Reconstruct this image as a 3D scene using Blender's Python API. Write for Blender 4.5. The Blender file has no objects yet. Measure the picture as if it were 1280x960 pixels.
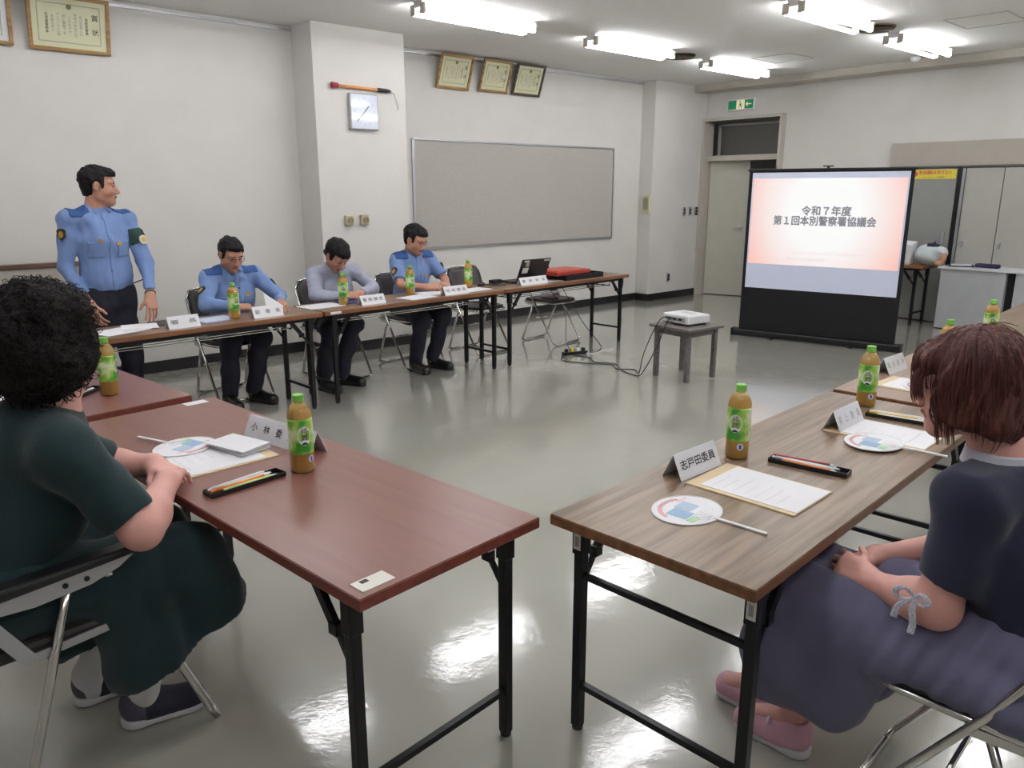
import bpy, math, random
import numpy as np
from mathutils import Vector, Matrix
random.seed(7); np.random.seed(7)
SC = bpy.context.scene
COL = SC.collection
# ---------------------------------------------------------------- camera
cam = bpy.data.cameras.new('camera'); cam.sensor_width = 36; cam.lens = 27.2; cam.clip_start = .05
camo = bpy.data.objects.new('camera', cam); COL.objects.link(camo)
pit = math.radians(14.1); yaw = math.radians(48.25)
CF = Vector((math.cos(yaw)*math.cos(pit), math.sin(yaw)*math.cos(pit), -math.sin(pit)))
CR = Vector((math.sin(yaw), -math.cos(yaw), 0)); CU = CR.cross(CF)
camo.matrix_world = Matrix.Translation((0, 0, 1.55)) @ Matrix((CR, CU, -CF)).transposed().to_4x4()
SC.camera = camo
# ---------------------------------------------------------------- world, exposure
w = bpy.data.worlds.new('world'); SC.world = w; w.use_nodes = True
w.node_tree.nodes['Background'].inputs[0].default_value = (.8, .86, 1, 1)
w.node_tree.nodes['Background'].inputs[1].default_value = .35
vs = SC.view_settings; vs.view_transform = 'Standard'; vs.look = 'None'; vs.exposure = 0.14; vs.gamma = 1
vs.use_curve_mapping = False
TUBE_STRENGTH = 26.0
# ---------------------------------------------------------------- materials
def lin(c):
    return tuple(((v/255)/12.92 if v/255 <= .04045 else ((v/255+.055)/1.055)**2.4) for v in c) + (1,)
MATS = {}
def mat(name, rgb, rough=.5, metal=0, var=.06, scale=8, bump=0, bscale=60, coat=0, trans=0, alpha=1, emit=0, spec=.5, stretch=None, sheen=0):
    if name in MATS: return MATS[name]
    m = bpy.data.materials.new(name); m.use_nodes = True; nt = m.node_tree; b = nt.nodes['Principled BSDF']
    c = lin(rgb)
    tc = nt.nodes.new('ShaderNodeTexCoord'); mp = nt.nodes.new('ShaderNodeMapping')
    nt.links.new(tc.outputs['Object'], mp.inputs[0])
    if stretch: mp.inputs['Scale'].default_value = stretch
    n = nt.nodes.new('ShaderNodeTexNoise'); n.inputs['Scale'].default_value = scale; n.inputs['Detail'].default_value = 5
    nt.links.new(mp.outputs[0], n.inputs['Vector'])
    r = nt.nodes.new('ShaderNodeValToRGB')
    r.color_ramp.elements[0].position = .3; r.color_ramp.elements[1].position = .7
    r.color_ramp.elements[0].color = tuple(x*(1-var) for x in c[:3])+(1,)
    r.color_ramp.elements[1].color = tuple(min(1, x*(1+var)) for x in c[:3])+(1,)
    nt.links.new(n.outputs['Fac'], r.inputs[0]); nt.links.new(r.outputs[0], b.inputs['Base Color'])
    b.inputs['Roughness'].default_value = rough; b.inputs['Metallic'].default_value = metal
    b.inputs['Coat Weight'].default_value = coat; b.inputs['Transmission Weight'].default_value = trans
    b.inputs['Alpha'].default_value = alpha; b.inputs['Specular IOR Level'].default_value = spec
    b.inputs['Sheen Weight'].default_value = sheen
    if emit:
        nt.links.new(r.outputs[0], b.inputs['Emission Color']); b.inputs['Emission Strength'].default_value = emit
    if bump:
        n2 = nt.nodes.new('ShaderNodeTexNoise'); n2.inputs['Scale'].default_value = bscale; n2.inputs['Detail'].default_value = 3
        nt.links.new(mp.outputs[0], n2.inputs['Vector'])
        bp = nt.nodes.new('ShaderNodeBump'); bp.inputs['Strength'].default_value = bump; bp.inputs['Distance'].default_value = .01
        nt.links.new(n2.outputs['Fac'], bp.inputs['Height']); nt.links.new(bp.outputs[0], b.inputs['Normal'])
    m.diffuse_color = c
    MATS[name] = m; return m
def wood(name, c1, c2, rough=.35, scale=(1.2, 22, 22), coat=.0):
    if name in MATS: return MATS[name]
    m = mat(name, c1, rough, coat=coat); nt = m.node_tree; b = nt.nodes['Principled BSDF']
    tc = nt.nodes['Texture Coordinate']; mp = nt.nodes['Mapping']; mp.inputs['Scale'].default_value = scale
    n = nt.nodes['Noise Texture']; n.inputs['Scale'].default_value = 1.6; n.inputs['Detail'].default_value = 4; n.inputs['Distortion'].default_value = .4
    r = nt.nodes['Color Ramp']; r.color_ramp.elements[0].color = lin(c2); r.color_ramp.elements[1].color = lin(c1)
    r.color_ramp.elements[0].position = .35; r.color_ramp.elements[1].position = .62
    return m
M = {}
M['wall'] = mat('wall paint', (212, 209, 204), .85, var=.03, scale=3, bump=.25, bscale=160)
M['ceiling'] = mat('ceiling board', (230, 229, 226), .9, var=.03, scale=30, bump=.2, bscale=200)
M['base'] = mat('dark vinyl baseboard', (36, 34, 37), .35, var=.1)
M['trim'] = mat('beige metal trim', (186, 180, 170), .5, var=.03)
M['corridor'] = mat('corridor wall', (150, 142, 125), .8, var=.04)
M['doorleaf'] = mat('pale door leaf', (186, 184, 172), .45, var=.03)
M['alu'] = mat('aluminium', (185, 186, 190), .35, .8, var=.04)
M['steel'] = mat('chrome steel', (205, 203, 200), .16, 1, var=.04)
M['black_metal'] = mat('black painted steel', (26, 27, 31), .32, .3, var=.1)
M['black'] = mat('black plastic', (20, 20, 23), .35, var=.1)
M['blackcloth'] = mat('black cloth', (17, 17, 21), .8, var=.15, bump=.1)
M['white_plastic'] = mat('white plastic', (228, 228, 230), .35, var=.02)
M['white_metal'] = mat('white enamel', (222, 222, 222), .4, var=.02)
M['board'] = mat('grey felt board', (176, 172, 165), .95, var=.05, scale=40, bump=.2, bscale=400)
M['lintel'] = mat('beige panel', (172, 166, 156), .8, var=.03)
M['cupboard'] = mat('grey green cupboard door', (142, 143, 140), .5, var=.03)
M['cupboard2'] = mat('pale sliding door', (172, 170, 162), .5, var=.03)
M['desk'] = mat('light grey desk', (176, 178, 182), .4, var=.03)
M['paper'] = mat('white paper', (232, 232, 236), .7, var=.02)
M['manila'] = mat('manila paper', (216, 196, 160), .7, var=.04)
M['card'] = mat('glossy card', (226, 226, 232), .15, var=.02, coat=.6)
M['ink'] = mat('black ink', (38, 38, 42), .6, var=.1)
M['ink_soft'] = mat('grey ink', (150, 150, 156), .6, var=.1)
M['redwood'] = wood('red brown laminate', (132, 90, 80), (124, 82, 73), .3)
M['rededge'] = wood('red edge', (126, 62, 52), (110, 52, 44), .4)
M['walnut'] = wood('walnut laminate', (142, 120, 100), (106, 88, 71), .3)
M['walnutedge'] = wood('walnut edge', (126, 84, 54), (96, 62, 38), .4)
M['oak'] = wood('orange brown laminate', (150, 124, 106), (138, 110, 92), .32)
M['fartop'] = wood('far table laminate', (138, 110, 88), (118, 92, 72), .3)
M['faredge'] = wood('far table edge', (138, 92, 58), (116, 74, 46), .4)
M['greywood'] = wood('grey wood', (112, 106, 104), (92, 87, 86), .5)
M['pad'] = mat('dark vinyl padding', (52, 46, 48), .45, var=.1, bump=.1)
M['green_cap'] = mat('green cap', (122, 196, 84), .4, var=.03)
M['tea'] = mat('green tea', (252, 192, 16), .1, trans=.1, var=.02)
M['clear'] = mat('clear plastic', (238, 242, 236), .06, trans=.92, var=.0)
M['navytrouser'] = mat('navy trousers', (27, 29, 44), .85, var=.12, bump=.15)
M['police'] = mat('light blue shirt', (114, 140, 188), .85, var=.04, bump=.1, sheen=.1)
M['policedark'] = mat('dark blue yoke', (52, 86, 142), .85, var=.05)
M['greyshirt'] = mat('grey striped shirt', (158, 162, 180), .85, var=.05)
M['skin_m'] = mat('skin tan', (186, 136, 114), .5, var=.05, scale=14)
M['skin_w'] = mat('skin fair', (212, 158, 146), .5, var=.06, scale=14)
M['lip'] = mat('lips', (160, 88, 80), .5)
M['eyedark'] = mat('eye dark', (30, 22, 20), .3)
M['brow'] = mat('eyebrow', (36, 28, 26), .8)
M['hair'] = mat('black hair', (20, 17, 18), .62, var=.25, scale=40, bump=.4, bscale=90, spec=.25)
M['hair_curl'] = mat('curly black hair', (19, 15, 15), .7, var=.3, scale=60, bump=.6, bscale=120, spec=.2)
M['hair_red'] = mat('auburn hair', (86, 42, 36), .5, var=.35, scale=5, bump=.5, bscale=12, stretch=(14, 14, 1.2))
M['green_dress'] = mat('dark green dress', (18, 44, 48), .9, var=.08, bump=.12, sheen=.15)
M['navy_top'] = mat('navy knit top', (28, 33, 58), .9, var=.08, bump=.2, bscale=300, sheen=.15)
M['purple_skirt'] = mat('grey violet skirt', (98, 96, 122), .9, var=.06, bump=.12, sheen=.15)
M['collar_white'] = mat('white collar', (205, 205, 218), .8)
M['sock'] = mat('white sock', (205, 203, 205), .9)
M['shoe_black'] = mat('black shoe', (20, 19, 21), .35)
M['shoe_grey'] = mat('grey canvas shoe', (84, 82, 96), .8, bump=.1)
M['shoe_navy'] = mat('navy canvas shoe', (42, 42, 56), .8, bump=.1)
M['shoe_pink'] = mat('pink canvas shoe', (206, 160, 178), .8, bump=.1)
M['sole'] = mat('white rubber sole', (205, 203, 208), .6)
M['gold'] = mat('gold badge', (206, 160, 70), .4, .4)
M['emblem'] = mat('dark emblem', (48, 56, 44), .7)
M['armband'] = mat('dark green armband', (30, 62, 54), .7)
M['red'] = mat('red lacquer', (168, 58, 44), .4)
M['orange'] = mat('orange', (226, 128, 52), .5)
M['yellow'] = mat('yellow', (224, 196, 60), .5)
M['blue'] = mat('blue print', (148, 176, 206), .6)
M['ltgreen'] = mat('green print', (160, 200, 150), .6)
M['pink'] = mat('pink print', (224, 168, 174), .6)
M['teal'] = mat('teal pen', (110, 190, 190), .4)
M['tagwhite'] = mat('white tag', (220, 216, 206), .5)
M['beigebox'] = mat('beige box', (178, 168, 142), .5)
M['exitgreen'] = mat('exit green', (24, 128, 86), .4, emit=.25)
M['exitlight'] = mat('exit light', (236, 226, 190), .4, emit=.35)
# ---------------------------------------------------------------- helpers
class MB:
    def __init__(s): s.v = []; s.f = []; s.m = []
    def add(s, vs, fs, mi=0):
        o = len(s.v); s.v += [tuple(v) for v in vs]; s.f += [tuple(i+o for i in f) for f in fs]; s.m += [mi]*len(fs); return s
    def box(s, c, d, R=None, mi=0):
        c = Vector(c); R = R or Matrix.Identity(3)
        vs = [c + R @ Vector((x*d[0]/2, y*d[1]/2, z*d[2]/2)) for x in (-1, 1) for y in (-1, 1) for z in (-1, 1)]
        return s.add(vs, [(0, 1, 3, 2), (4, 6, 7, 5), (0, 4, 5, 1), (2, 3, 7, 6), (0, 2, 6, 4), (1, 5, 7, 3)], mi)
    def bar(s, a, b, w, h, up=(0, 0, 1), mi=0):
        a = Vector(a); b = Vector(b); d = (b-a); L = d.length; d.normalize(); u = Vector(up)
        x = d.cross(u)
        if x.length < 1e-4: x = d.cross(Vector((0, 1, 0)))
        x.normalize(); u = x.cross(d)
        R = Matrix((d, x, u)).transposed()
        return s.box((a+b)/2, (L, w, h), R, mi)
    def tube(s, pts, r, n=8, cap=True, mi=0, closed=False):
        P = [Vector(p) for p in pts]; N = len(P); rings = []; last = None
        rr = r if isinstance(r, (list, tuple)) else [r]*N
        for i, p in enumerate(P):
            if closed: t = P[(i+1) % N]-P[i-1]
            else: t = P[min(i+1, N-1)]-P[max(i-1, 0)]
            t.normalize()
            if last is None:
                a = t.orthogonal().normalized()
            else:
                a = last - t*last.dot(t)
                a = a.normalized() if a.length > 1e-6 else t.orthogonal().normalized()
            last = a; b = t.cross(a)
            rings.append([p + (a*math.cos(2*math.pi*k/n)+b*math.sin(2*math.pi*k/n))*rr[i] for k in range(n)])
        vs = [v for R in rings for v in R]; fs = []
        for i in range(N if closed else N-1):
            j = (i+1) % N
            for k in range(n):
                fs.append((i*n+k, i*n+(k+1) % n, j*n+(k+1) % n, j*n+k))
        if cap and not closed: fs += [tuple(range(n))[::-1], tuple((N-1)*n+k for k in range(n))]
        return s.add(vs, fs, mi)
    def lathe(s, prof, c=(0, 0, 0), n=24, mi=0):
        c = Vector(c); vs = []; fs = []
        for r, z in prof:
            for k in range(n):
                a = 2*math.pi*k/n; vs.append(c+Vector((r*math.cos(a), r*math.sin(a), z)))
        for i in range(len(prof)-1):
            for k in range(n):
                fs.append((i*n+k, i*n+(k+1) % n, (i+1)*n+(k+1) % n, (i+1)*n+k))
        fs += [tuple(range(n))[::-1], tuple((len(prof)-1)*n+k for k in range(n))]
        return s.add(vs, fs, mi)
    def prism(s, poly, z0, z1, Mx=None, mi=0):
        n = len(poly); Mx = Mx or Matrix.Identity(4)
        vs = [Mx @ Vector((x, y, z0)) for x, y in poly]+[Mx @ Vector((x, y, z1)) for x, y in poly]
        fs = [tuple(range(n))[::-1], tuple(range(n, 2*n))]+[(i, (i+1) % n, (i+1) % n+n, i+n) for i in range(n)]
        return s.add(vs, fs, mi)
    def build(s, name, mats, parent=None, smooth=False, bevel=0, loc=None, rz=0):
        me = bpy.data.meshes.new(name); me.from_pydata(s.v, [], s.f)
        if not isinstance(mats, (list, tuple)): mats = [mats]
        for m in mats: me.materials.append(m)
        me.polygons.foreach_set('material_index', s.m)
        if smooth: me.polygons.foreach_set('use_smooth', [True]*len(s.f))
        me.update()
        o = bpy.data.objects.new(name, me); COL.objects.link(o); MB.last = o
        if parent: o.parent = parent
        if loc is not None: o.location = loc; o.rotation_euler = (0, 0, rz)
        if bevel:
            b = o.modifiers.new('bevel', 'BEVEL'); b.width = bevel; b.segments = 2; b.limit_method = 'ANGLE'
            b.harden_normals = False
        return o
def Empty(name, loc, rz=0):
    o = bpy.data.objects.new(name, None); o.empty_display_size = .05; COL.objects.link(o); o.location = loc; o.rotation_euler = (0, 0, rz); return o
def tag(o, label=None, cat=None, group=None, kind=None):
    if label: o['label'] = label
    if cat: o['category'] = cat
    if group: o['group'] = group
    if kind: o['kind'] = kind
    return o
def thing(name, loc, rz, label, cat, group=None):
    return tag(Empty(name, loc, rz), label, cat, group)
def struct(name, mb, m, **k):
    o = mb.build(name, m, **k); o['kind'] = 'structure'; return o
def copy_tree(o, parent=None):
    c = o.copy(); COL.objects.link(c); c.parent = parent
    for ch in list(o.children): copy_tree(ch, c)
    return c
def text_mesh(body, size, width=None, bold=0, align='CENTER', spacing=1.0):
    cu = bpy.data.curves.new('t', 'FONT'); cu.body = body; cu.size = size; cu.align_x = align; cu.align_y = 'CENTER'
    cu.space_character = spacing; cu.resolution_u = 2
    o = bpy.data.objects.new('t', cu); COL.objects.link(o)
    me = bpy.data.meshes.new_from_object(o.evaluated_get(bpy.context.evaluated_depsgraph_get()))
    bpy.data.objects.remove(o); bpy.data.curves.remove(cu)
    v = np.empty(len(me.vertices)*3, np.float32); me.vertices.foreach_get('co', v); v = v.reshape(-1, 3)
    if width and len(v):
        sx = width/max(1e-6, v[:, 0].max()-v[:, 0].min()); cx = (v[:, 0].max()+v[:, 0].min())/2 if align == 'CENTER' else v[:, 0].min()
        v[:, 0] = (v[:, 0]-cx)*sx
        me.vertices.foreach_set('co', v.ravel())
    return me, v
def text(name, body, size, m, parent, Mx, width=None, bold=0, align='CENTER', wrap=None):
    """flat lettering; Mx places its plane; wrap=radius bends it round a cylinder"""
    me, v = text_mesh(body, size, width, bold, align)
    if wrap:
        a = v[:, 0]/wrap
        v = np.stack([np.sin(a)*wrap, v[:, 1], np.cos(a)*wrap], 1); me.vertices.foreach_set('co', v.astype(np.float32).ravel())
    if bold:
        bm = __import__('bmesh').new(); 
        for k, (dx, dy) in enumerate(((-bold, 0), (bold, 0), (0, bold), (0, -bold))):
            m2 = me.copy(); m2.transform(Matrix.Translation((dx, dy, k*.00002))); bm.from_mesh(m2); bpy.data.meshes.remove(m2)
        bm.to_mesh(me); bm.free()
    me.transform(Mx); me.materials.clear(); me.materials.append(m); me.update()
    o = bpy.data.objects.new(name, me); COL.objects.link(o); o.parent = parent; return o
def frame(o, x, y):
    x = Vector(x).normalized(); y = Vector(y); z = x.cross(y).normalized(); y = z.cross(x)
    return Matrix.Translation(o) @ Matrix((x, y, z)).transposed().to_4x4()
def RZ(a): return Matrix.Rotation(a, 3, 'Z')
D = math.radians
# ================================================================ THE ROOM
XW = 10.0; CZ = 2.98; XB = -2.6; YB = -2.6
YA, YM, YC = 6.98, 7.18, 6.6
def fl_mat():
    m = mat('polished vinyl floor', (164, 163, 153), .2, var=.05, scale=1.1); nt = m.node_tree; b = nt.nodes['Principled BSDF']
    b.inputs['Coat Weight'].default_value = 1.0; b.inputs['Coat Roughness'].default_value = .045; b.inputs['Coat IOR'].default_value = 1.62
    tc = nt.nodes['Texture Coordinate']
    mp = nt.nodes.new('ShaderNodeMapping'); mp.inputs['Scale'].default_value = (1, 1, 1); mp.inputs['Rotation'].default_value = (0, 0, .8)
    nt.links.new(tc.outputs['Object'], mp.inputs[0])
    n = nt.nodes.new('ShaderNodeTexNoise'); n.inputs['Scale'].default_value = 7; n.inputs['Detail'].default_value = 6; n.inputs['Roughness'].default_value = .65
    nt.links.new(mp.outputs[0], n.inputs['Vector'])
    bp = nt.nodes.new('ShaderNodeBump'); bp.inputs['Strength'].default_value = .07; bp.inputs['Distance'].default_value = .02
    nt.links.new(n.outputs['Fac'], bp.inputs['Height'])
    nt.links.new(bp.outputs[0], b.inputs['Coat Normal'])
    bp2 = nt.nodes.new('ShaderNodeBump'); bp2.inputs['Strength'].default_value = .05; bp2.inputs['Distance'].default_value = .02
    nt.links.new(n.outputs['Fac'], bp2.inputs['Height']); nt.links.new(bp2.outputs[0], b.inputs['Normal'])
    rr = nt.nodes.new('ShaderNodeMapRange'); rr.inputs[3].default_value = .17; rr.inputs[4].default_value = .3
    nt.links.new(n.outputs['Fac'], rr.inputs[0]); nt.links.new(rr.outputs[0], b.inputs['Roughness'])
    return m
struct('floor', MB().box(((XB+13)/2, (YB+8.8)/2, -.05), (13-XB, 8.8-YB, .1)), fl_mat())
struct('ceiling', MB().box(((XB+13)/2, (YB+8.8)/2, CZ+.05), (13-XB, 8.8-YB, .1)), M['ceiling'])
struct('wall_left', MB().box(((XB+3.6)/2, YA+.1, CZ/2), (3.6-XB, .2, CZ)), M['wall'])
struct('wall_left', MB().box(((4.4+8.95)/2, YM+.1, CZ/2), (8.95-4.4, .2, CZ)), M['wall'])
struct('wall_column', MB().box((4.025, YC+.4, CZ/2), (.97, .8, CZ)), M['wall'], bevel=.006)
struct('wall_column', MB().box((9.4, 6.95+.3, CZ/2), (1.2, .6, CZ)), M['wall'], bevel=.006)
# right wall with door opening Y 5.73..6.95, z<2.5
rw = MB()
rw.box((XW+.1, (YB+5.73)/2, CZ/2), (.2, 5.73-YB, CZ))
rw.box((XW+.1, (5.73+6.95)/2, (2.5+CZ)/2), (.2, 1.22, CZ-2.5))
struct('wall_right', rw, M['wall'])
struct('wall_back', MB().box(((XB+XW)/2, YB-.1, CZ/2), (XW-XB, .2, CZ)), M['wall'])
struct('wall_near', MB().box((XB-.1, (YB+8.8)/2, CZ/2), (.2, 8.8-YB, CZ)), M['wall'])
# corridor beyond the doorway
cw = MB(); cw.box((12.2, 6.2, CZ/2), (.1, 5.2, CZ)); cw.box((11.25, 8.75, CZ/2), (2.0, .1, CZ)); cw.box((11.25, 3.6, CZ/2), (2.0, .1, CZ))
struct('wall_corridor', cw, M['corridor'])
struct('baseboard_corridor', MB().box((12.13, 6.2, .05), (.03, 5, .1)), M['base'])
# baseboards
BH = .1
struct('baseboard_left', MB().box(((XB+3.54)/2, YA-.007, BH/2), (3.54-XB, .014, BH)), M['base'])
struct('baseboard_left', MB().box((6.66, YM-.007, BH/2), (4.29, .014, BH)), M['base'])
b = MB(); b.box((4.025, YC-.007, BH/2), (.99, .014, BH)); b.box((3.533, 6.79, BH/2), (.014, .38, BH)); b.box((4.517, 6.89, BH/2), (.014, .57, BH))
struct('baseboard_column', b, M['base'])
b = MB(); b.box((9.4, 6.943, BH/2), (1.22, .014, BH)); b.box((8.793, 7.06, BH/2), (.014, .24, BH))
struct('baseboard_column', b, M['base'])
struct('baseboard_right', MB().box((XW-.007, (YB+5.68)/2, BH/2), (.014, 5.68-YB, BH)), M['base'])
# beam over the right wall, picture rails
struct('trim_1', MB().box((9.84, (YB+6.95)/2, CZ-.045), (.32, 6.95-YB, .09)), M['trim'], bevel=.004)
rail = MB().box(((XB+3.54)/2, YA-.012, CZ-.035), (3.54-XB, .024, .022)); struct('trim_2', rail, M['alu'])
rail = MB().box((6.66, YM-.012, CZ-.035), (4.28, .024, .022)); struct('trim_3', rail, M['alu'])
# door frame, transom, leaf
fr = MB()
fr.box((XW+.02, 6.93, 1.25), (.24, .04, 2.5)); fr.box((XW+.02, 5.71, 1.25), (.24, .04, 2.5))
fr.box((XW+.02, 6.32, 2.52), (.24, 1.26, .04)); fr.box((XW+.1, 6.32, 1.99), (.2, 1.18, .075))
fr.box((XW+.3, 6.9, 2.25), (.03, .06, .45)); fr.box((XW+.3, 6.32, 2.46), (.03, 1.18, .04))
struct('door_1', fr, M['trim'], bevel=.003)
M['glass_dark'] = mat('transom glass', (130, 128, 122), .12, trans=.5, var=.02)
o = MB().box((XW+.28, 6.3, 2.24), (.008, 1.14, .42)).build('pane', M['glass_dark']); o.parent = bpy.data.objects['door_1']
lf = thing('door_leaf', (10.1, 6.9, 0), D(-73), 'pale beige swing door leaf standing ajar in the doorway', 'door')
MB().box((.29, .0, .985), (.58, .04, 1.95)).build('leaf_panel', M['doorleaf'], lf, bevel=.003)
hb = MB().tube([(.52, -.02, 1.0), (.52, -.07, 1.0), (.42, -.07, 1.0)], .008); hb.box((.52, -.022, 1.0), (.03, .006, .14))
hb.build('door_handle', M['alu'], lf)
# ceiling: hatches, diffusers, detector
def hatch(poly, label):
    t = thing('ceiling_hatch', (sum(p[0] for p in poly)/4, sum(p[1] for p in poly)/4, CZ), 0, label, 'hatch')
    c = t.location
    q = [Vector((p[0]-c.x, p[1]-c.y, -.003)) for p in poly]
    f = MB()
    for i in range(4): f.bar(q[i], q[(i+1) % 4], .018, .006)
    f.build('hatch_frame', M['trim'], t)
    f = MB(); f.prism([(v.x*.96, v.y*.96) for v in q], -.003, -.0005); f.build('hatch_panel', M['ceiling'], t)
hatch([(7.66, 2.94), (8.2, 2.94), (8.2, 2.45), (7.66, 2.45)], 'square access hatch in the ceiling at the upper right')
hatch([(8.2, 5.15), (8.72, 5.15), (8.72, 4.68), (8.2, 4.68)], 'square access hatch in the ceiling beyond the middle lights')
M['rust'] = mat('brown stained metal', (96, 82, 66), .7, var=.3)
for (x, y, lb) in ((7.52, 3.46, 'round brown air diffuser between the two right-hand ceiling lights'), (7.44, 5.56, 'round brown air diffuser between the two far ceiling lights')):
    t = thing('ceiling_vent', (x, y, CZ), 0, lb, 'vent')
    for i, rad in enumerate((.15, .11, .07, .03)):
        MB().lathe([(rad, -.03-.004*i), (rad-.02, -.02-.004*i), (rad-.02, -.018-.004*i), (rad, -.026-.004*i)]).build('vent_ring', M['rust'], t, smooth=True)
    MB().lathe([(.16, -.012), (.16, 0)]).build('vent_flange', M['rust'], t)
t = thing('smoke_detector', (9.5, 3.9, CZ), 0, 'small round white smoke detector on the ceiling near the right wall', 'smoke detector')
MB().lathe([(.02, -.05), (.045, -.045), (.05, -.02), (.055, 0)]).build('detector_body', M['white_plastic'], t, smooth=True)
MB().lathe([(.012, -.058), (.015, -.05)]).build('sensor_cap', M['tagwhite'], t)
# ---------------------------------------------------------------- ceiling lights
M['tube'] = mat('fluorescent tube', (248, 248, 251), .5, var=0, emit=TUBE_STRENGTH)
def make_light():
    t = Empty('ceiling_light', (0, 0, 0))
    MB().prism([(-.06, 0), (.06, 0), (.03, -.05), (-.03, -.05)], -.6, .6, Matrix(((0, 0, 1, 0), (1, 0, 0, 0), (0, 1, 0, 0), (0, 0, 0, 1)))).build('housing', M['white_metal'], t)
    for s in (-1, 1):
        MB().tube([(-.585, s*.075, -.085), (.585, s*.075, -.085)], .0165, 10).build('tube', M['tube'], t, smooth=True)
    for e in (-1, 1):
        for s in (-1, 1):
            MB().box((e*.595, s*.065, -.06), (.022, .055, .08)).build('lamp_holder', M['trim'], t, bevel=.004)
    return t
lights = [(4.43, 5.4, 'far row, leftmost: ceiling light above the man with the clasped hands'), (6.45, 5.43, 'twin-tube ceiling light near the far wall, second from the left in view'), (8.43, 5.5, 'twin-tube ceiling light farthest away, in front of the exit sign'),
          (6.58, 3.42, 'twin-tube ceiling light at the top edge right of centre'), (8.48, 3.46, 'twin-tube ceiling light nearest the top right, before the beam')]
L0 = make_light(); L0.location = (lights[0][0], lights[0][1], CZ)
tag(L0, 'twin-tube ceiling light at the top left of those in view, left of the certificates', 'ceiling light', 'fluorescent ceiling lights')
for x, y, lb in lights[1:]:
    c = copy_tree(L0); c.location = (x, y, CZ); c['label'] = lb
for x, y in [(2.4, 5.35), (.4, 5.35), (2.55, 3.42), (4.55, 3.42), (.55, 3.42), (.55, 1.45), (2.55, 1.45), (4.55, 1.45), (6.58, 1.45), (8.48, 1.45), (.55, -.5), (2.55, -.5), (4.55, -.5), (6.58, -.5), (8.48, -.5)]:  # unseen fixtures, put in for room light and floor reflections
    c = copy_tree(L0); c.location = (x, y, CZ); c['label'] = 'unseen twin-tube ceiling light above the frame, put in to light the room'
    c['group'] = 'unseen ceiling lights put in above the frame'
# ---------------------------------------------------------------- wall fittings
def board(x0, x1, z0, z1, Y, label):
    t = thing('pinboard', ((x0+x1)/2, Y, z0), 0, label, 'pinboard'); W = x1-x0; H = z1-z0
    MB().box((0, -.012, H/2), (W-.03, .018, H-.03)).build('felt_panel', M['board'], t)
    for a, b_, n in (((-W/2, -.014, 0), (W/2, -.014, 0), 'x'), ((-W/2, -.014, H), (W/2, -.014, H), 'x'), ((-W/2, -.014, 0), (-W/2, -.014, H), 'z'), ((W/2, -.014, 0), (W/2, -.014, H), 'z')):
        MB().bar(a, b_, .028, .02).build('frame_bar', M['alu'], t)
board(4.97, 8.22, .91, 2.08, YM, 'long grey felt pinboard with thin metal frame on the far wall')
t = thing('partition', (.5, YA, 0), 0, 'grey-beige low partition with brown top rail behind the standing man', 'partition')
MB().box((0, -.035, .53), (2.2, .05, .86)).build('panel_board', M['lintel'], t)
MB().box((0, -.04, .98), (2.24, .07, .035)).build('top_rail', wood('panel rail', (120, 94, 78), (96, 74, 60)), t, bevel=.004)
for x in (-1.05, 1.05): MB().box((x, -.045, .05), (.05, .05, .1)).build('foot', M['black_metal'], t)
# certificates
def certificate(x, Y, zb, W, H, tilt, fm, pm, label, big=False, rows=9):
    t = thing('certificate', (x, Y, zb), 0, label, 'framed certificate', 'framed certificates on the picture rail')
    Rx = Matrix.Rotation(D(tilt), 3, 'X')
    def pt(u, v, d): return Rx @ Vector((u, -d, v))
    fb = MB(); fw = .026
    for a, b_ in (((-W/2, 0), (W/2, 0)), ((-W/2, H), (W/2, H))):
        fb.bar(pt(a[0]-fw/2, a[1], .014), pt(b_[0]+fw/2, b_[1], .014), fw, .024, up=Rx @ Vector((0, -1, 0)))
    for u in (-W/2, W/2): fb.bar(pt(u, fw/2, .014), pt(u, H-fw/2, .014), fw, .024, up=Rx @ Vector((0, -1, 0)))
    fb.build('frame', fm, t, bevel=.003)
    MB().box(pt(0, H/2, .008), (W-.02, .006, H-.02), Rx).build('certificate_paper', pm, t)
    bd = MB()
    for s in (-1, 1):
        bd.box(pt(s*(W/2-.055), H/2, .0125), (.008, .001, H-.1), Rx); bd.box(pt(0, H/2+s*(H/2-.05), .0125), (W-.11, .001, .008), Rx)
    bd.build('printed_border', mat('border print', (168, 176, 150), .7), t)
    fx = frame(pt(0, H/2, .0135), (1, 0, 0), Rx @ Vector((0, 0, 1)))
    def tt(s, u, v, sz, m=M['ink']):
        me_o = text('lettering', s, sz, m, t, fx @ Matrix.Translation((u, v, 0)))
    sz = H*.105
    tt('賞\n\n状', W*.33, H*.02, sz*1.3)
    ks = ['表彰状警察署殿', '右は多年にわたり', '地域の安全に尽く', 'されたその功績は', '誠に顕著であり', 'よってここに表彰', '令和元年十月吉日', '北海道警察本部長']
    for i in range(rows-2):
        s = ks[i % 8]; tt('\n'.join(s[:6 + (i % 3) - 1]), W*(.22-.58*i/(rows-2)), -H*.02, sz*.62, M['ink'] if i in (0, rows-3) else M['ink_soft'])
    MB().lathe([(.018, 0), (.018, .001)], n=12).build('crest', mat('crest gold', (120, 118, 70), .6), t)
    c = MB.last; c.matrix_local = frame(pt(0, H-.065, .0135), (1, 0, 0), Rx @ Vector((0, 0, 1)))
    wr = MB(); 
    for u in (-W*.3, W*.3): wr.tube([pt(u, H, .0), Vector((u, -.012, CZ-.045-zb))], .0015, 4)
    wr.build('hanging_wire', M['alu'], t)
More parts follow.
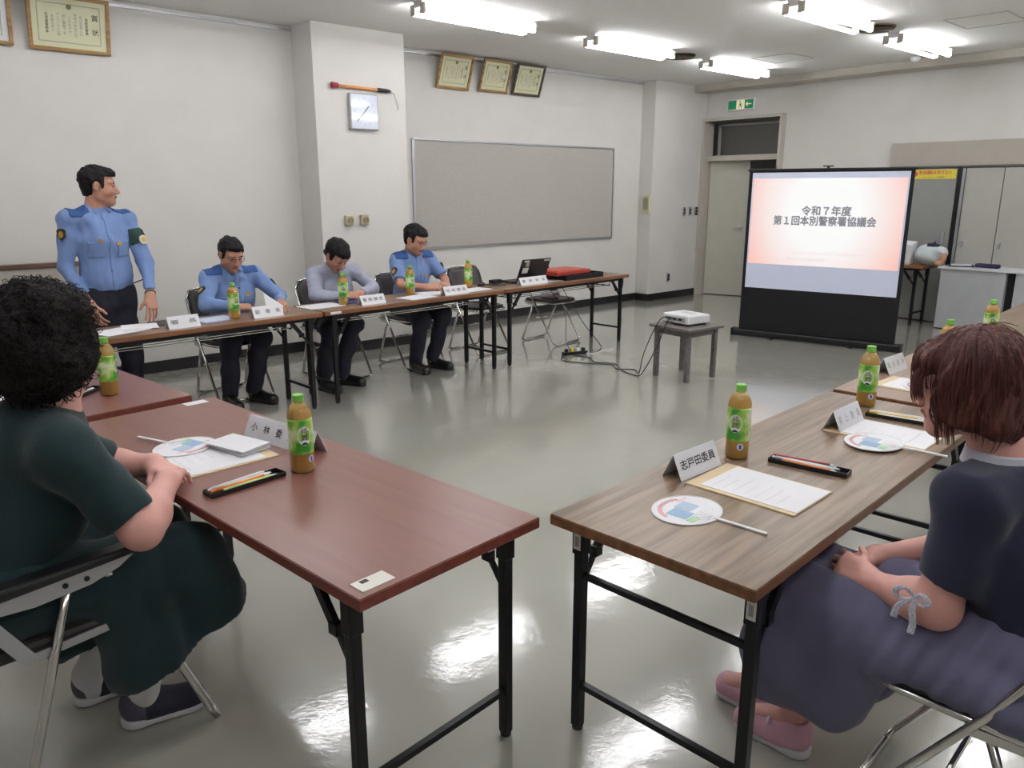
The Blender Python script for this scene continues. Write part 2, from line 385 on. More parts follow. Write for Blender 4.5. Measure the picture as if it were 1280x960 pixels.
goldwood = wood('gold wood frame', (176, 142, 92), (142, 108, 66)); darkwood = wood('dark wood frame', (92, 76, 70), (70, 56, 52)); brownwood = wood('brown wood frame', (166, 138, 96), (130, 100, 66))
cream = mat('cream certificate', (214, 212, 178), .4, coat=.5, var=.03); whitep = mat('white certificate', (214, 216, 220), .4, coat=.5, var=.02)
certificate(1.71, YA-.02, 2.58, .53, .365, 14, goldwood, cream, 'large gold-framed certificate on cream paper at the upper left', rows=10)
certificate(1.06, YA-.02, 2.585, .52, .35, 14, goldwood, whitep, 'framed certificate cut off by the left edge of the picture')
certificate(5.505, YM-.02, 2.635, .42, .33, 20, goldwood, cream, 'leftmost certificate of three over the pinboard, in light gold frame')
certificate(6.085, YM-.02, 2.645, .40, .325, 20, brownwood, cream, 'middle certificate of three over the pinboard, in brown frame')
certificate(6.595, YM-.02, 2.645, .42, .33, 20, darkwood, cream, 'rightmost certificate of three over the pinboard, in dark frame')
# clock
t = thing('wall_clock', (4.02, YC, 2.25), 0, 'square white wall clock on the column below the orange rod', 'clock')
MB().box((0, -.022, 0), (.30, .044, .32)).build('case', mat('silver clock case', (170, 170, 168), .4, .3), t, bevel=.008)
MB().box((0, -.0455, 0), (.278, .003, .298)).build('dial', mat('clock dial', (214, 222, 236), .08, coat=1, var=.01), t)
h = MB(); h.bar((0, -.05, 0), (.045, -.05, .05), .007, .002, up=(0, -1, 0)); h.build('hour_hand', M['ink'], t)
h = MB(); h.bar((.02, -.052, .02), (-.085, -.052, -.09), .005, .002, up=(0, -1, 0)); h.build('minute_hand', M['ink'], t)
for k in range(12):
    a = k*math.pi/6; text('numeral', str(12 if k == 0 else k), .026, M['ink_soft'], t, frame((math.sin(a)*.105, -.0475, math.cos(a)*.118), (1, 0, 0), (0, 0, 1)))
# orange rod and cord
t = thing('pointer_rod', (4.02, YC-.03, 2.457), 0, 'orange warning rod with red end and black grip on the column', 'rod')
MB().tube([(-.25, 0, .003), (.1, 0, -.002), (.16, 0, -.003)], .013, 12).build('rod', mat('orange rod', (224, 150, 82), .4), t, smooth=True)
MB().tube([(-.325, 0, .004), (-.32, 0, .004), (-.26, 0, .003), (-.25, 0, .003)], [.014, .026, .024, .013], 12).build('red_end', mat('dark red end', (150, 44, 62), .4), t, smooth=True)
MB().tube([(.155, 0, -.003), (.16, 0, -.003), (.25, 0, -.004), (.3, 0, -.005)], [.013, .019, .019, .012], 12).build('grip', M['black'], t, smooth=True)
MB().tube([(.3, 0, -.005), (.34, 0, -.02), (.36, .0, -.08), (.385, .005, -.16)], .004, 6).build('wrist_cord', mat('grey cord', (170, 170, 168), .6), t, smooth=True)
h = MB()
for x in (-.15, .2): h.tube([(x, .03, -.012), (x, .0, -.02), (x, -.016, -.008)], .003, 6)
h.build('hook', M['steel'], t)
for x, lb in ((3.814, 'left one of two small beige boxes on the column'), (3.98, 'right one of two small beige boxes on the column')):
    t = thing('socket_box', (x, YC, 1.27), 0, lb, 'socket')
    MB().box((0, -.02, 0), (.085, .04, .095)).build('box_body', M['beigebox'], t, bevel=.008)
    MB().lathe([(.03, 0), (.03, .012), (.02, .012), (.02, .004)], n=16).build('socket_ring', mat('tan plastic', (150, 138, 112), .5), t)
    MB.last.matrix_local = frame((.005, -.04, -.002), (1, 0, 0), (0, 0, 1))
def plate(name, x, y, z, nrm, w, h_, label, cat, nsw=2, m=None, face=None):
    t = thing(name, (x, y, z), 0, label, cat); X = Vector((0, 1, 0)) if abs(nrm[0]) > .5 else Vector((1, 0, 0))
    Mx = frame((0, 0, 0), X if nrm[0] >= 0 else -X, (0, 0, 1))
    a = MB().box((0, 0, .004), (w, h_, .008)); o = a.build('cover_plate', m or M['alu'], t, bevel=.002); o.matrix_local = Mx
    for i in range(nsw):
        a = MB().box((0, (i-(nsw-1)/2)*h_*.36, .010), (w*.5, h_*.26, .006)); o = a.build('switch' if cat != 'outlet' else 'socket', face or M['black'], t, bevel=.001); o.matrix_local = Mx
    return t
plate('light_switch', 9.565, 6.949, 1.243, (0, -1), .055, .12, 'leftmost metal switch plate left of the doorway', 'switch')
plate('light_switch', 9.705, 6.949, 1.243, (0, -1), .055, .12, 'middle metal switch plate left of the doorway', 'switch')
plate('light_switch', 9.86, 6.949, 1.243, (0, -1), .1, .12, 'wider metal switch plate nearest the doorway', 'switch', 3)
plate('wall_outlet', 9.26, 6.949, .31, (0, -1), .07, .125, 'metal outlet low on the column left of the doorway', 'outlet')
plate('wall_outlet', 8.5, YM-.001, .285, (0, -1), .07, .12, 'outlet low on the wall behind the end of the far table', 'outlet')
t = thing('thermostat_box', (8.799, 7.02, 1.35), 0, 'cream control box with dark display on the side of the column', 'control box')
MB().box((-.02, 0, 0), (.04, .13, .25)).build('box_body', mat('cream box', (206, 200, 160), .5), t, bevel=.008)
MB().box((-.042, 0, .01), (.006, .08, .16)).build('display_panel', mat('dull panel', (140, 136, 122), .4), t)
for k in range(3): MB().box((-.045, -.02+.02*k, -.09), (.006, .012, .012)).build('button', M['ink_soft'], t)
# exit sign
t = thing('exit_sign', (XW, 6.38, 2.7), 0, 'green emergency exit sign above the doorway', 'exit sign')
MB().box((-.02, 0, 0), (.04, .42, .15)).build('sign_case', M['white_metal'], t, bevel=.004)
MB().box((-.0425, .13, 0), (.004, .13, .115)).build('green_panel', M['exitgreen'], t)
MB().box((-.0425, -.13, 0), (.004, .13, .115)).build('green_panel', M['exitgreen'], t)
MB().box((-.0425, .0, 0), (.004, .13, .115)).build('light_panel', M['exitlight'], t)
rm = MB()  # running figure
def q(a, b_, w_): rm.bar((-.046, a[0], a[1]), (-.046, b_[0], b_[1]), w_, .003, up=(-1, 0, 0))
q((.005, .012), (-.005, -.015), .018); q((-.005, -.015), (.02, -.028), .009); q((.02, -.028), (.03, -.046), .008); q((-.005, -.015), (-.02, -.03), .009); q((-.02, -.03), (-.02, -.05), .008)
q((.005, .01), (.028, .0), .007); q((.005, .01), (-.02, .005), .007); rm.box((-.046, .008, .034), (.003, .018, .018))
rm.build('running_figure', mat('figure green', (40, 110, 70), .5), t)
ar = MB(); ar.bar((-.046, -.09, 0), (-.046, -.17, 0), .012, .003, up=(-1, 0, 0)); ar.bar((-.046, -.09, 0), (-.046, -.115, .025), .012, .003, up=(-1, 0, 0)); ar.bar((-.046, -.09, 0), (-.046, -.115, -.025), .012, .003, up=(-1, 0, 0))
ar.build('arrow', M['exitlight'], t)
# ---------------------------------------------------------------- cupboard / sliding doors on the right wall
struct('trim_4', MB().box((9.975, 1.6, 1.955), (.05, 5.26, .27)), M['lintel'])
struct('trim_5', MB().box((9.965, 1.6, 1.81), (.07, 5.26, .02)), mat('dark rail', (92, 88, 86), .5))
t = thing('sliding_door', (9.97, 3.85, 0), 0, 'grey cupboard door with the yellow poster behind the screen', 'door')
MB().box((-.01, 0, .9), (.03, .78, 1.78)).build('door_panel', M['cupboard'], t, bevel=.002)
MB().box((-.03, -.32, 1.0), (.012, .03, .14)).build('door_pull', M['alu'], t)
struct('trim_6', MB().box((9.955, 3.425, .9), (.05, .05, 1.78)), M['black'])
o = MB().box((9.95, 3.385, .9), (.05, .03, 1.78)); struct('trim_7', o, M['alu'])
for k, (y0, y1, lb) in enumerate(((2.98, 3.37, 'narrow pale sliding door panel behind the grey desk'), (2.1, 2.98, 'wide pale sliding door panel at the right edge'), (1.2, 2.1, 'pale sliding door panel beyond the right edge of the picture'))):
    t = thing('sliding_door', (9.96, (y0+y1)/2, 0), 0, lb, 'door')
    MB().box((0, 0, .9), (.03, y1-y0-.008, 1.78)).build('door_panel', M['cupboard2'], t, bevel=.003)
    MB().box((-.02, (y1-y0)/2-.05, .94), (.014, .03, .06)).build('door_pull', M['alu'], t, bevel=.002)
t = thing('poster', (9.943, 3.72, 1.725), 0, 'yellow poster strip with red lettering on the grey cupboard door', 'poster')
MB().box((0, 0, 0), (.004, .5, .105)).build('poster_sheet', mat('yellow paper', (222, 206, 70), .6), t)
MB().lathe([(.032, 0), (.032, .001)], n=16).build('round_emblem', mat('red print', (206, 84, 84), .6), t)
MB.last.matrix_local = frame((-.003, .205, .005), (0, -1, 0), (0, 0, 1))
text('lettering', '飲酒運転を許さない', .05, MATS['red print'], t, frame((-.003, -.02, .015), (0, -1, 0), (0, 0, 1)), width=.36, bold=.001)
text('lettering', 'しない させない 飲酒運転', .02, mat('green ink', (70, 90, 50), .6), t, frame((-.003, -.0, -.035), (0, -1, 0), (0, 0, 1)), width=.26)
# ================================================================ PROJECTION SCREEN
A_ = Vector((7.46, 4.62, 0)); B_ = Vector((7.8, 3.07, 0)); ud = (B_-A_).normalized()
rz = math.atan2(ud.y, ud.x)
t = thing('projection_screen', (A_+B_)/2, rz, 'floor-standing pull-up projection screen showing a self-glowing slide', 'projection screen')
HW = .795   # local x along the screen, -y... faces the camera (local -y)
MB().box((0, 0, 1.745), (1.6, .03, .025)).build('top_bar', M['black'], t, bevel=.004)
h = MB(); h.tube([(-.0, .0, 1.757), (0, .0, 1.775)], .012, 8); h.tube([(-.05, 0, 1.777), (.05, 0, 1.777)], .006, 8); h.build('carry_handle', M['black'], t)
MB().box((0, 0, .9), (1.57, .004, 1.68)).build('screen_cloth', M['blackcloth'], t)
MB().box((0, -.004, 1.125), (1.5, .003, 1.19)).build('white_fabric', mat('self-lit screen fabric', (196, 202, 222), .8, var=.01, emit=.16), t)  # slight emission imitates projector light falling on the cloth
# slide glows by emission in place of the projector's light
sm = bpy.data.materials.new('self-lit slide'); sm.use_nodes = True; nt = sm.node_tree; b = nt.nodes['Principled BSDF']
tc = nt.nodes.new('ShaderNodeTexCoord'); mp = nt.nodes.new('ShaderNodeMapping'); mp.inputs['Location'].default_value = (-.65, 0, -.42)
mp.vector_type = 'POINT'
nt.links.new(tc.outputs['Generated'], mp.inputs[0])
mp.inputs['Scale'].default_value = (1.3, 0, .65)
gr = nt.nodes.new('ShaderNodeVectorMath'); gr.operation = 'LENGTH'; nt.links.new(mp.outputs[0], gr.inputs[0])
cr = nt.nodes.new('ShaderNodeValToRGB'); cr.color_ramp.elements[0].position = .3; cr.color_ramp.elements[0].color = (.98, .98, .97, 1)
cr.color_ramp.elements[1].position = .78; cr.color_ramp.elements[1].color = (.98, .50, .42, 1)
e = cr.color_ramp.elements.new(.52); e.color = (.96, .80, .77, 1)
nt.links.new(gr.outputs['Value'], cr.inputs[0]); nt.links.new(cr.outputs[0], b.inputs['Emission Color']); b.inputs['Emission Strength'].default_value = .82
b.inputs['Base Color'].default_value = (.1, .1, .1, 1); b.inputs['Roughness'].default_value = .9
sl = MB().box((.0, -.0065, 1.225), (1.47, .002, .875)).build('self_lit_slide', sm, t)
fm = frame((0, -.009, 0), (1, 0, 0), (0, 0, 1))
gt = mat('slide lettering', (120, 120, 130), .8, emit=.35); gs = mat('slide small lettering', (214, 204, 202), .8, emit=.45)  # lettering emits as well, matching the glowing slide
def tx(s, u, z, size, m, width=None, bold=0, al='CENTER'):
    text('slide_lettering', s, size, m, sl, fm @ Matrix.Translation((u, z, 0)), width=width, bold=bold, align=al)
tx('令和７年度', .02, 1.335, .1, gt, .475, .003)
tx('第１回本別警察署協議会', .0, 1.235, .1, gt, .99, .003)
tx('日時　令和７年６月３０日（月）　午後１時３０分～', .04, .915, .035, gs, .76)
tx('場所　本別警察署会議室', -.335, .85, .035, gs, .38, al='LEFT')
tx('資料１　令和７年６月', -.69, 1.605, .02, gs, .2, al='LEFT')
MB().box((0, 0, .04), (1.68, .1, .07)).build('base_case', M['black'], t, bevel=.015)
for s in (-1, 1):
    MB().box((s*.845, 0, .04), (.03, .115, .08)).build('end_cap', M['black'], t, bevel=.01)
    MB().box((s*.4, 0, .006), (.05, .26, .012)).build('foot', M['black'], t, bevel=.003)
h = MB(); h.tube([(0, .04, .06), (0, .03, 1.74)], .011, 8); h.build('support_pole', M['black_metal'], t)
# ================================================================ TABLES
def table(cx, cy, yw, L, W, top, edge, label, stickers=(), H=.7, upper=False, group='folding conference tables', wires=False, notag=False):
    t = thing('folding_table', (cx, cy, 0), D(yw), label, 'table', group)
    MB().box((0, 0, H-.0015), (L-.004, W-.004, .003)).build('tabletop', top, t)
    o = MB().box((0, 0, H-.0165), (L, W, .029)).build('edge_band', edge, t, bevel=.0025)
    lx = L/2-.09; ly = W/2-.04; lw = .03
    for sx in (-1, 1):
        for sy in (-1, 1):
            a = MB(); a.box((sx*lx, sy*ly, (H-.03)/2+.006), (lw, lw, H-.042))
            leg = a.build('leg', M['black_metal'], t, bevel=.003)
            MB().lathe([(.016, 0), (.017, .012), (.014, .016)], (sx*lx, sy*ly, 0), 12).build('rubber_foot', M['black'], leg)
            MB().box((sx*lx, sy*ly, H-.085), (lw+.008, lw+.008, .1)).build('leg_bracket', M['black_metal'], t, bevel=.003)
            br = MB(); br.bar((sx*(lx-.012), sy*ly, H-.22), (sx*(lx-.07), sy*ly, H-.14), .014, .012, up=(0, 1, 0)); br.bar((sx*(lx-.06), sy*ly, H-.155), (sx*(lx-.15), sy*ly, H-.04), .026, .016, up=(0, 1, 0))
            br.bar((sx*(lx-.15), sy*ly, H-.045), (sx*(lx-.21), sy*ly, H-.034), .02, .014, up=(0, 1, 0))
            br.box((sx*(lx-.066), sy*ly, H-.148), (.03, .024, .03))
            br.build('folding_brace', M['black_metal'], t)
        MB().bar((sx*lx, -ly, .15), (sx*lx, ly, .15), .018, .018).build('cross_bar', M['black_metal'], t)
        MB().bar((sx*lx, -ly, H-.045), (sx*lx, ly, H-.045), .022, .028).build('top_bar', M['black_metal'], t)
        if upper:
            MB().bar((sx*lx, -ly, H-.2), (sx*lx, ly, H-.2), .016, .016).build('cross_bar', M['black_metal'], t)
    for sy in (-1, 1):
        MB().bar((-lx, sy*ly, H-.045), (lx, sy*ly, H-.045), .016, .024).build('side_rail', M['black_metal'], t)
    if wires:
        for k in range(4):
            y = -ly+.06+k*(2*ly-.12)/3
            MB().tube([(-lx+.1, y, H-.1), (lx-.1, y, H-.1)], .004, 6).build('shelf_rod', M['steel'] if k < 2 else M['black_metal'], t)
        for x in (-lx+.12, lx-.12):
            MB().tube([(x, -ly+.04, H-.04), (x, -ly+.05, H-.105), (x, ly-.05, H-.105), (x, ly-.04, H-.04)], .005, 6).build('shelf_hanger', M['black_metal'], t)
    return t
def sticker(parent, c, d, m=None, printed=True):
    o = MB().box(c, d).build('sticker', m or M['tagwhite'], parent)
    return o
T1 = table(.955, 2.262, 95.5, 1.82, .59, M['redwood'], M['rededge'], 'red-brown folding table in the left foreground with a white tag on its corner')
o = sticker(T1, (-.865, .225, .7008), (.05, .09, .001)); o2 = MB().box((-.852, .24, .7015), (.014, .02, .0005)).build('printed_mark', M['ink'], T1)
T2 = table(.71, 3.98, 97, 1.5, .6, M['redwood'], M['rededge'], 'red-brown folding table beyond the left foreground table, under the standing man', H=.705)
sticker(T1, (.875, -.2, .7008), (.05, .09, .001), M['paper'])
T3 = table(2.306, 1.148, 4, 1.83, .6, M['walnut'], M['walnutedge'], 'brown wood-grain folding table in the right foreground', upper=True)
for sy in (-1, 1):
    o = MB().box((-.9151+.09-.02, sy*.26, .607), (.0015, .024, .05)).build('sticker', M['tagwhite'], T3)
    o = MB().box((-.8462, sy*.26, .607), (.0008, .012, .03)).build('printed_mark', M['ink_soft'], T3)
T4 = table(4.17, 1.29, 4.5, 1.8, .6, M['oak'], M['walnutedge'], 'paler orange-brown folding table behind the right foreground table')
T5 = table(6.0, 1.44, 4.5, 1.8, .6, M['walnut'], M['walnutedge'], 'grey-brown folding table farthest along the right side')
FA = 3.3
T6 = table(1.73, 5.16, FA, 1.8, .45, M['fartop'], M['faredge'], 'far narrow table in front of the standing man', wires=True)
T7 = table(3.545, 5.265, FA, 1.8, .45, M['fartop'], M['faredge'], 'far narrow table in front of the man in the grey shirt', wires=True)
T8 = table(5.355, 5.37, FA, 1.8, .45, M['fartop'], M['faredge'], 'far narrow table carrying the laptop and trays', wires=True)
sticker(T7, (-.81, -.2262, .686), (.09, .0015, .018))
T9 = table(9.62, 4.1, 90, 1.2, .42, wood('yellow brown laminate', (150, 112, 74), (128, 92, 58)), M['faredge'], 'brown table behind the projection screen carrying two bags')  # brown wood grain is the table's own colour
# small projector table
t = thing('low_table', (5.39, 3.83, 0), D(-4), 'small low grey-brown wooden table carrying the projector', 'table')
MB().box((0, 0, .438), (.44, .44, .024)).build('tabletop', M['greywood'], t, bevel=.003)
for s in (-1, 1):
    MB().box((s*.165, 0, .4), (.018, .33, .05)).build('apron', M['greywood'], t); MB().box((0, s*.165, .4), (.33, .018, .05)).build('apron', M['greywood'], t)
    for r in (-1, 1): MB().box((s*.168, r*.168, .2135), (.036, .036, .427)).build('leg', M['greywood'], t, bevel=.002)
# projector
t = thing('projector', (5.42, 3.86, .45), D(-8), 'white video projector on the small low table', 'projector')
a = MB(); a.box((0, 0, .052), (.26, .3, .072)); a.build('body', M['white_plastic'], t, bevel=.012)
MB().box((-.131, .0, .05), (.004, .22, .03)).build('port_panel', M['ink_soft'], t)
for y in (-.06, .0, .06): MB().box((-.134, y, .052), (.006, .03, .016)).build('connector', M['black'], t)
a = MB().lathe([(.032, 0), (.034, .012), (.026, .014), (.024, .006)], n=20).build('lens', M['black'], t, smooth=False); a.matrix_local = frame((.13, -.07, .05), (0, 1, 0), (0, 0, 1))
MB().box((.03, 0, .0895), (.06, .12, .003)).build('button_panel', mat('light grey plastic', (190, 192, 198), .4), t)
for x in (-.1, .1):
    for y in (-.12, .12): MB().lathe([(.012, 0), (.012, .018)], (x, y, 0), 10).build('foot', M['black'], t)
# cables
def cable(pts, r, label, m=None, name='cable'):
    P = [Vector(p) for p in pts]; out = []
    for i in range(len(P)-1):
        p0 = P[max(i-1, 0)]; p1 = P[i]; p2 = P[i+1]; p3 = P[min(i+2, len(P)-1)]
        for k in range(6):
            u = k/6; out.append(.5*((2*p1)+(p2-p0)*u+(2*p0-5*p1+4*p2-p3)*u*u+(3*p1-p0-3*p2+p3)*u**3))
    out.append(P[-1]); z = .006
    out = [Vector((p.x, p.y, max(p.z, z))) for p in out]
    o = MB().tube(out, r, 6).build(name, m or M['black'], None, smooth=True); tag(o, label, 'cable'); return o
cable([(5.283, 3.87, .505), (5.2, 3.88, .5), (5.1, 3.9, .3), (5.09, 4.0, .1), (5.08, 4.08, .006), (5.14, 4.3, .006), (5.3, 4.52, .006), (5.22, 4.7, .006), (5.32, 4.85, .006), (5.3, 5.06, .006)], .0045, 'black cable from the projector trailing over the floor, outer loop')
cable([(5.283, 3.93, .505), (5.19, 3.96, .49), (5.12, 4.05, .22), (5.12, 4.1, .02), (5.25, 4.25, .006), (5.16, 4.38, .006), (5.25, 4.52, .006), (5.12, 4.72, .006), (5.05, 4.95, .006), (5.22, 5.1, .006)], .0045, 'black cable from the projector trailing over the floor, inner loop')
cable([(5.32, 5.1, .02), (5.45, 5.3, .1), (5.55, 5.42, .35), (5.4, 5.5, .6), (5.3, 5.42, .655)], .004, 'black cable hanging from under the laptop table to the floor')
cable([(5.62, 5.02, .006), (5.8, 5.15, .02), (5.78, 5.35, .2), (5.7, 5.5, .45), (5.62, 5.56, .62)], .004, 'black cable looping from the table down to the floor at its right')
cable([(5.4, 5.1, .012), (5.5, 4.97, .006), (5.66, 5.0, .006), (5.8, 4.98, .006)], .004, 'short white cable beside the power strip on the floor', M['white_plastic'])
t = thing('power_strip', (5.35, 5.08, 0), D(-20), 'black power strip full of plugs on the floor under the table', 'power strip')
MB().box((0, 0, .016), (.26, .05, .03)).build('strip_body', M['black'], t, bevel=.004)
for k in range(4): MB().box((-.09+.06*k, 0, .045), (.03, .03, .03)).build('plug', [M['black'], M['yellow'], M['white_plastic'], M['black']][k], t, bevel=.003)
# ================================================================ DESK, BAGS (right back)
t = thing('desk', (9.72, 2.75, 0), 0, 'light grey steel desk against the sliding doors at the right edge', 'desk')
MB().box((0, 0, .695), (.44, 1.26, .025)).build('desktop', mat('desk top', (206, 208, 212), .4), t, bevel=.003)
MB().box((.0, .27, .345), (.40, .66, .67)).build('drawer_unit', M['desk'], t, bevel=.004)
MB().box((.0, -.385, .345), (.40, .47, .67)).build('drawer_unit', M['desk'], t, bevel=.004)
MB().box((-.12, -.105, .345), (.02, .09, .67)).build('back_panel', M['black'], t)  # black sheet stands in for the shade inside the knee gap
MB().box((.0, .27, .008), (.38, .64, .016)).build('plinth', M['base'], t)
t = thing('notebook', (9.68, 3.2, .7085), D(20), 'dark folded sheets lying on the left end of the grey desk', 'papers')
MB().box((0, 0, .006), (.2, .26, .012)).build('cover', mat('navy cover', (50, 52, 78), .6), t, bevel=.002); MB().box((.01, 0, .014), (.18, .2, .005)).build('pages', M['paper'], t)
t = thing('pencil_case', (9.68, 2.93, .7085), D(85), 'dark blue case with red trim on the grey desk', 'case')
MB().box((0, 0, .022), (.24, .09, .044)).build('case_body', mat('navy nylon', (44, 44, 76), .8), t, bevel=.015)
MB().box((0, 0, .045), (.2, .01, .004)).build('zip', M['red'], t)
# ================================================================ SMALL PROPS
def bottle(x, y, z, rot, label, group='green tea bottles', first=[None]):
    if first[0] is None:
        t = Empty('tea_bottle', (0, 0, 0)); r = .0365
        MB().lathe([(r*.8, 0), (r, .006), (r, .02), (r*.97, .028), (r, .036), (r, .165), (r*.97, .185), (r*.84, .2), (r*.7, .206), (.001, .206)], n=24).build('tea', M['tea'], t, smooth=True)
        MB().lathe([(r*1.015*.8, -.0), (r*1.02, .006), (r*1.02, .166), (r*.99, .187), (r*.8, .204), (.018, .218), (.0145, .223), (.0145, .232)], n=24).build('bottle_shell', M['clear'], t, smooth=True)
        a = MB().lathe([(.0165, .224), (.0175, .226), (.0175, .243), (.0165, .245)], n=24); a.build('cap', M['green_cap'], t)
        lm = mat('green tea label', (150, 200, 84), .3, var=.0); nt = lm.node_tree; cr = nt.nodes['Color Ramp']; nt.nodes['Noise Texture'].inputs['Scale'].default_value = 16
        cr.color_ramp.elements[0].color = lin((66, 150, 52)); cr.color_ramp.elements[0].position = .38
        e = cr.color_ramp.elements.new(.5); e.color = lin((160, 206, 80)); cr.color_ramp.elements[-1].color = lin((222, 232, 196)); cr.color_ramp.elements[-1].position = .62
        lb = MB().lathe([(r*1.03, .062), (r*1.035, .064), (r*1.035, .166), (r*1.02, .172)], n=32).build('label', lm, t, smooth=True)
        ov = MB(); R = r*1.045; vs = [(0, 0)]+[(.021*math.cos(a*math.pi/12), .03*math.sin(a*math.pi/12)) for a in range(24)]
        pts = [(math.sin(u/R)*R, -math.cos(u/R)*R, .122+v) for u, v in vs]; ov.add(pts, [(0, 1+(i+1) % 24, 1+i)[::-1] for i in range(24)])
        ov.build('white_oval', M['paper'], lb)
        bl = MB(); R = r*1.055; vs = [(0, 0)]+[(.009*math.cos(a*math.pi/8)*(1-.0), .004*math.sin(a*math.pi/8)-.002*abs(math.cos(a*math.pi/8))) for a in range(16)]
        bl.add([(math.sin(u/R)*R, -math.cos(u/R)*R, .098+v) for u, v in vs], [(0, 1+i, 1+(i+1) % 16) for i in range(16)]); bl.build('leaf_mark', mat('dark green print', (34, 52, 70), .5), lb)
        text('lettering', '綾\n鷹', .021, M['ink'], lb, frame((0, 0, .126), (1, 0, 0), (0, 0, 1)), wrap=r*1.06)
        st = MB(); R = r*1.045
        for k in range(6): st.add([(math.sin(u/R)*R, -math.cos(u/R)*R, v) for u, v in ((.034, .075+.014*k), (.05, .075+.014*k), (.05, .084+.014*k), (.034, .084+.014*k))], [(0, 1, 2, 3)])
        st.build('fine_print', M['tagwhite'], lb)
        rd = MB(); R = r*1.035; vs = [(0, 0)]+[(.011*math.cos(a*math.pi/8), .011*math.sin(a*math.pi/8)) for a in range(16)]
        rd.add([(math.sin((u+.02)/R)*R, -math.cos((u+.02)/R)*R, .045+v) for u, v in vs], [(0, 1+i, 1+(i+1) % 16) for i in range(16)]); rd.build('round_sticker', M['paper'], t)
        bd = MB(); bd.add([(math.sin(u/R)*R*1.01, -math.cos(u/R)*R*1.01, v) for u, v in ((.016, .038), (.024, .038), (.024, .052), (.016, .052))], [(0, 1, 2, 3)]); bd.build('blue_mark', mat('blue mark', (60, 90, 170), .5), t)
        first[0] = t; c = t
    else: c = copy_tree(first[0])
    c.location = (x, y, z); c.rotation_euler = (0, 0, D(rot)); tag(c, label, 'bottle', group); return c
bottle(2.152, 1.305, .7, -74, 'green tea bottle on the right foreground table behind the nearest name card')
bottle(1.03, 2.135, .7, -8, 'green tea bottle on the left red-brown table beside the name card')
bottle(3.09, 1.305, .7, -70, 'green tea bottle at the far end of the right foreground table')
bottle(.845, 3.515, .705, 60, 'green tea bottle partly hidden by the curly-haired woman')
bottle(2.06, 5.13, .7, 10, 'green tea bottle in front of the man with glasses beside the standing man')
bottle(2.945, 5.22, .7, -30, 'green tea bottle in front of the man in the grey shirt')
bottle(3.65, 5.36, .7, 0, 'green tea bottle in front of the man with clasped hands')
bottle(4.33, 5.44, .7, 30, 'green tea bottle in front of the empty chair')
bottle(4.95, 1.44, .7, -60, 'green tea bottle at the far end of the orange-brown table')
bottle(4.02, 1.34, .7, -60, 'green tea bottle showing only its cap behind the auburn-haired woman')
def card(x, y, z, rz_, w, txt, label, h=.075, col=None, lm=None):
    """tent card; front face looks towards local -y"""
    t = thing('name_card', (x, y, z), D(rz_), label, 'name card', 'folded name cards'); d = .035; L = math.hypot(h, d)
    m = col or M['card']
    R1 = Matrix.Rotation(-math.atan2(d, h), 3, 'X'); R2 = Matrix.Rotation(math.atan2(d, h), 3, 'X')
    MB().box((0, -d/2, h/2), (w, .0015, L), R1).build('front_panel', m, t)
    MB().box((0, d/2, h/2), (w, .0015, L), R2).build('back_panel', m, t)
    text('lettering', txt, h*.42, lm or M['ink'], t, Matrix.Translation((0, -d/2, h/2)) @ R1.to_4x4() @ frame((0, -.0014, 0), (1, 0, 0), (0, 0, 1)), width=w*.84, bold=.0005)
    return t
card(1.938, 1.325, .7, 1, .215, '志戸田委員', 'name card nearest the camera on the right foreground table')
card(2.75, 1.232, .7, 3, .215, '井　上　委　員', 'name card on the right table in front of the auburn-haired woman', lm=M['ink_soft'])
card(3.80, 1.5, .7, 0, .21, '高　木　委　員', 'name card on the orange-brown table behind the far bottle', lm=M['ink_soft'])
card(1.105, 2.42, .7, -78, .36, '小　林　委　員　長', 'long name card behind the bottle on the left red-brown table')
grc = mat('far card print', (128, 128, 130), .6)
card(1.68, 5.03, .7, FA, .20, '署　長', 'name card in front of the standing man', .075, M['paper'], grc)
card(2.265, 5.08, .7, FA, .22, '副　署　長', 'name card at the right hand of the seated man with glasses', .075, M['paper'], grc)
card(3.135, 5.13, .7, FA, .22, '警 務 課 長', 'name card in front of the man in the grey shirt', .07, M['paper'], grc)
card(3.96, 5.16, .7, FA, .26, '地 域 課 長', 'name card between the clasped-hands man and the empty chair', .07, M['paper'], grc)
card(4.93, 5.24, .7, FA, .36, '警　務　係　長', 'wide name card in front of the open laptop', .07, M['paper'], grc)
def sheet(name, x, y, z, rz_, w, h, th, m, label, cat, extra=None):
    t = thing(name, (x, y, z), D(rz_), label, cat)
    MB().box((0, 0, th/2), (w, h, th)).build('sheet', m, t)
    return t
def printed(t, w, h, z, n=7):
    o = MB()
    for k in range(n):
        L = w*random.uniform(.4, .8); o.box((-w*.42+L/2, h*(.36-.72*k/(n-1)), z), (L, h*.006, .0004))
    o.build('printed_lines', mat('faint print', (214, 214, 220), .7), t)
def folder(x, y, z, rz_, label):
    t = thing('envelope', (x, y, z), D(rz_), label, 'envelope')
    MB().box((0, 0, .002), (.24, .34, .004)).build('manila_cover', M['manila'], t)
    p = thing('document', (x, y, z+.004), D(rz_), 'white printed sheet lying on the '+label, 'paper')
    MB().box((.004, -.02, .001), (.215, .297, .002)).build('sheet', M['paper'], p); printed(p, .2, .28, .0023)
folder(1.955, 1.107, .7, 3, 'manila envelope nearest the camera on the right table')
folder(2.765, 1.09, .7, 3, 'manila envelope in front of the auburn-haired woman')
folder(3.56, 1.27, .7, 0, 'manila envelope on the orange-brown table')
folder(.86, 2.42, .7, -87, 'manila envelope on the left red-brown table')
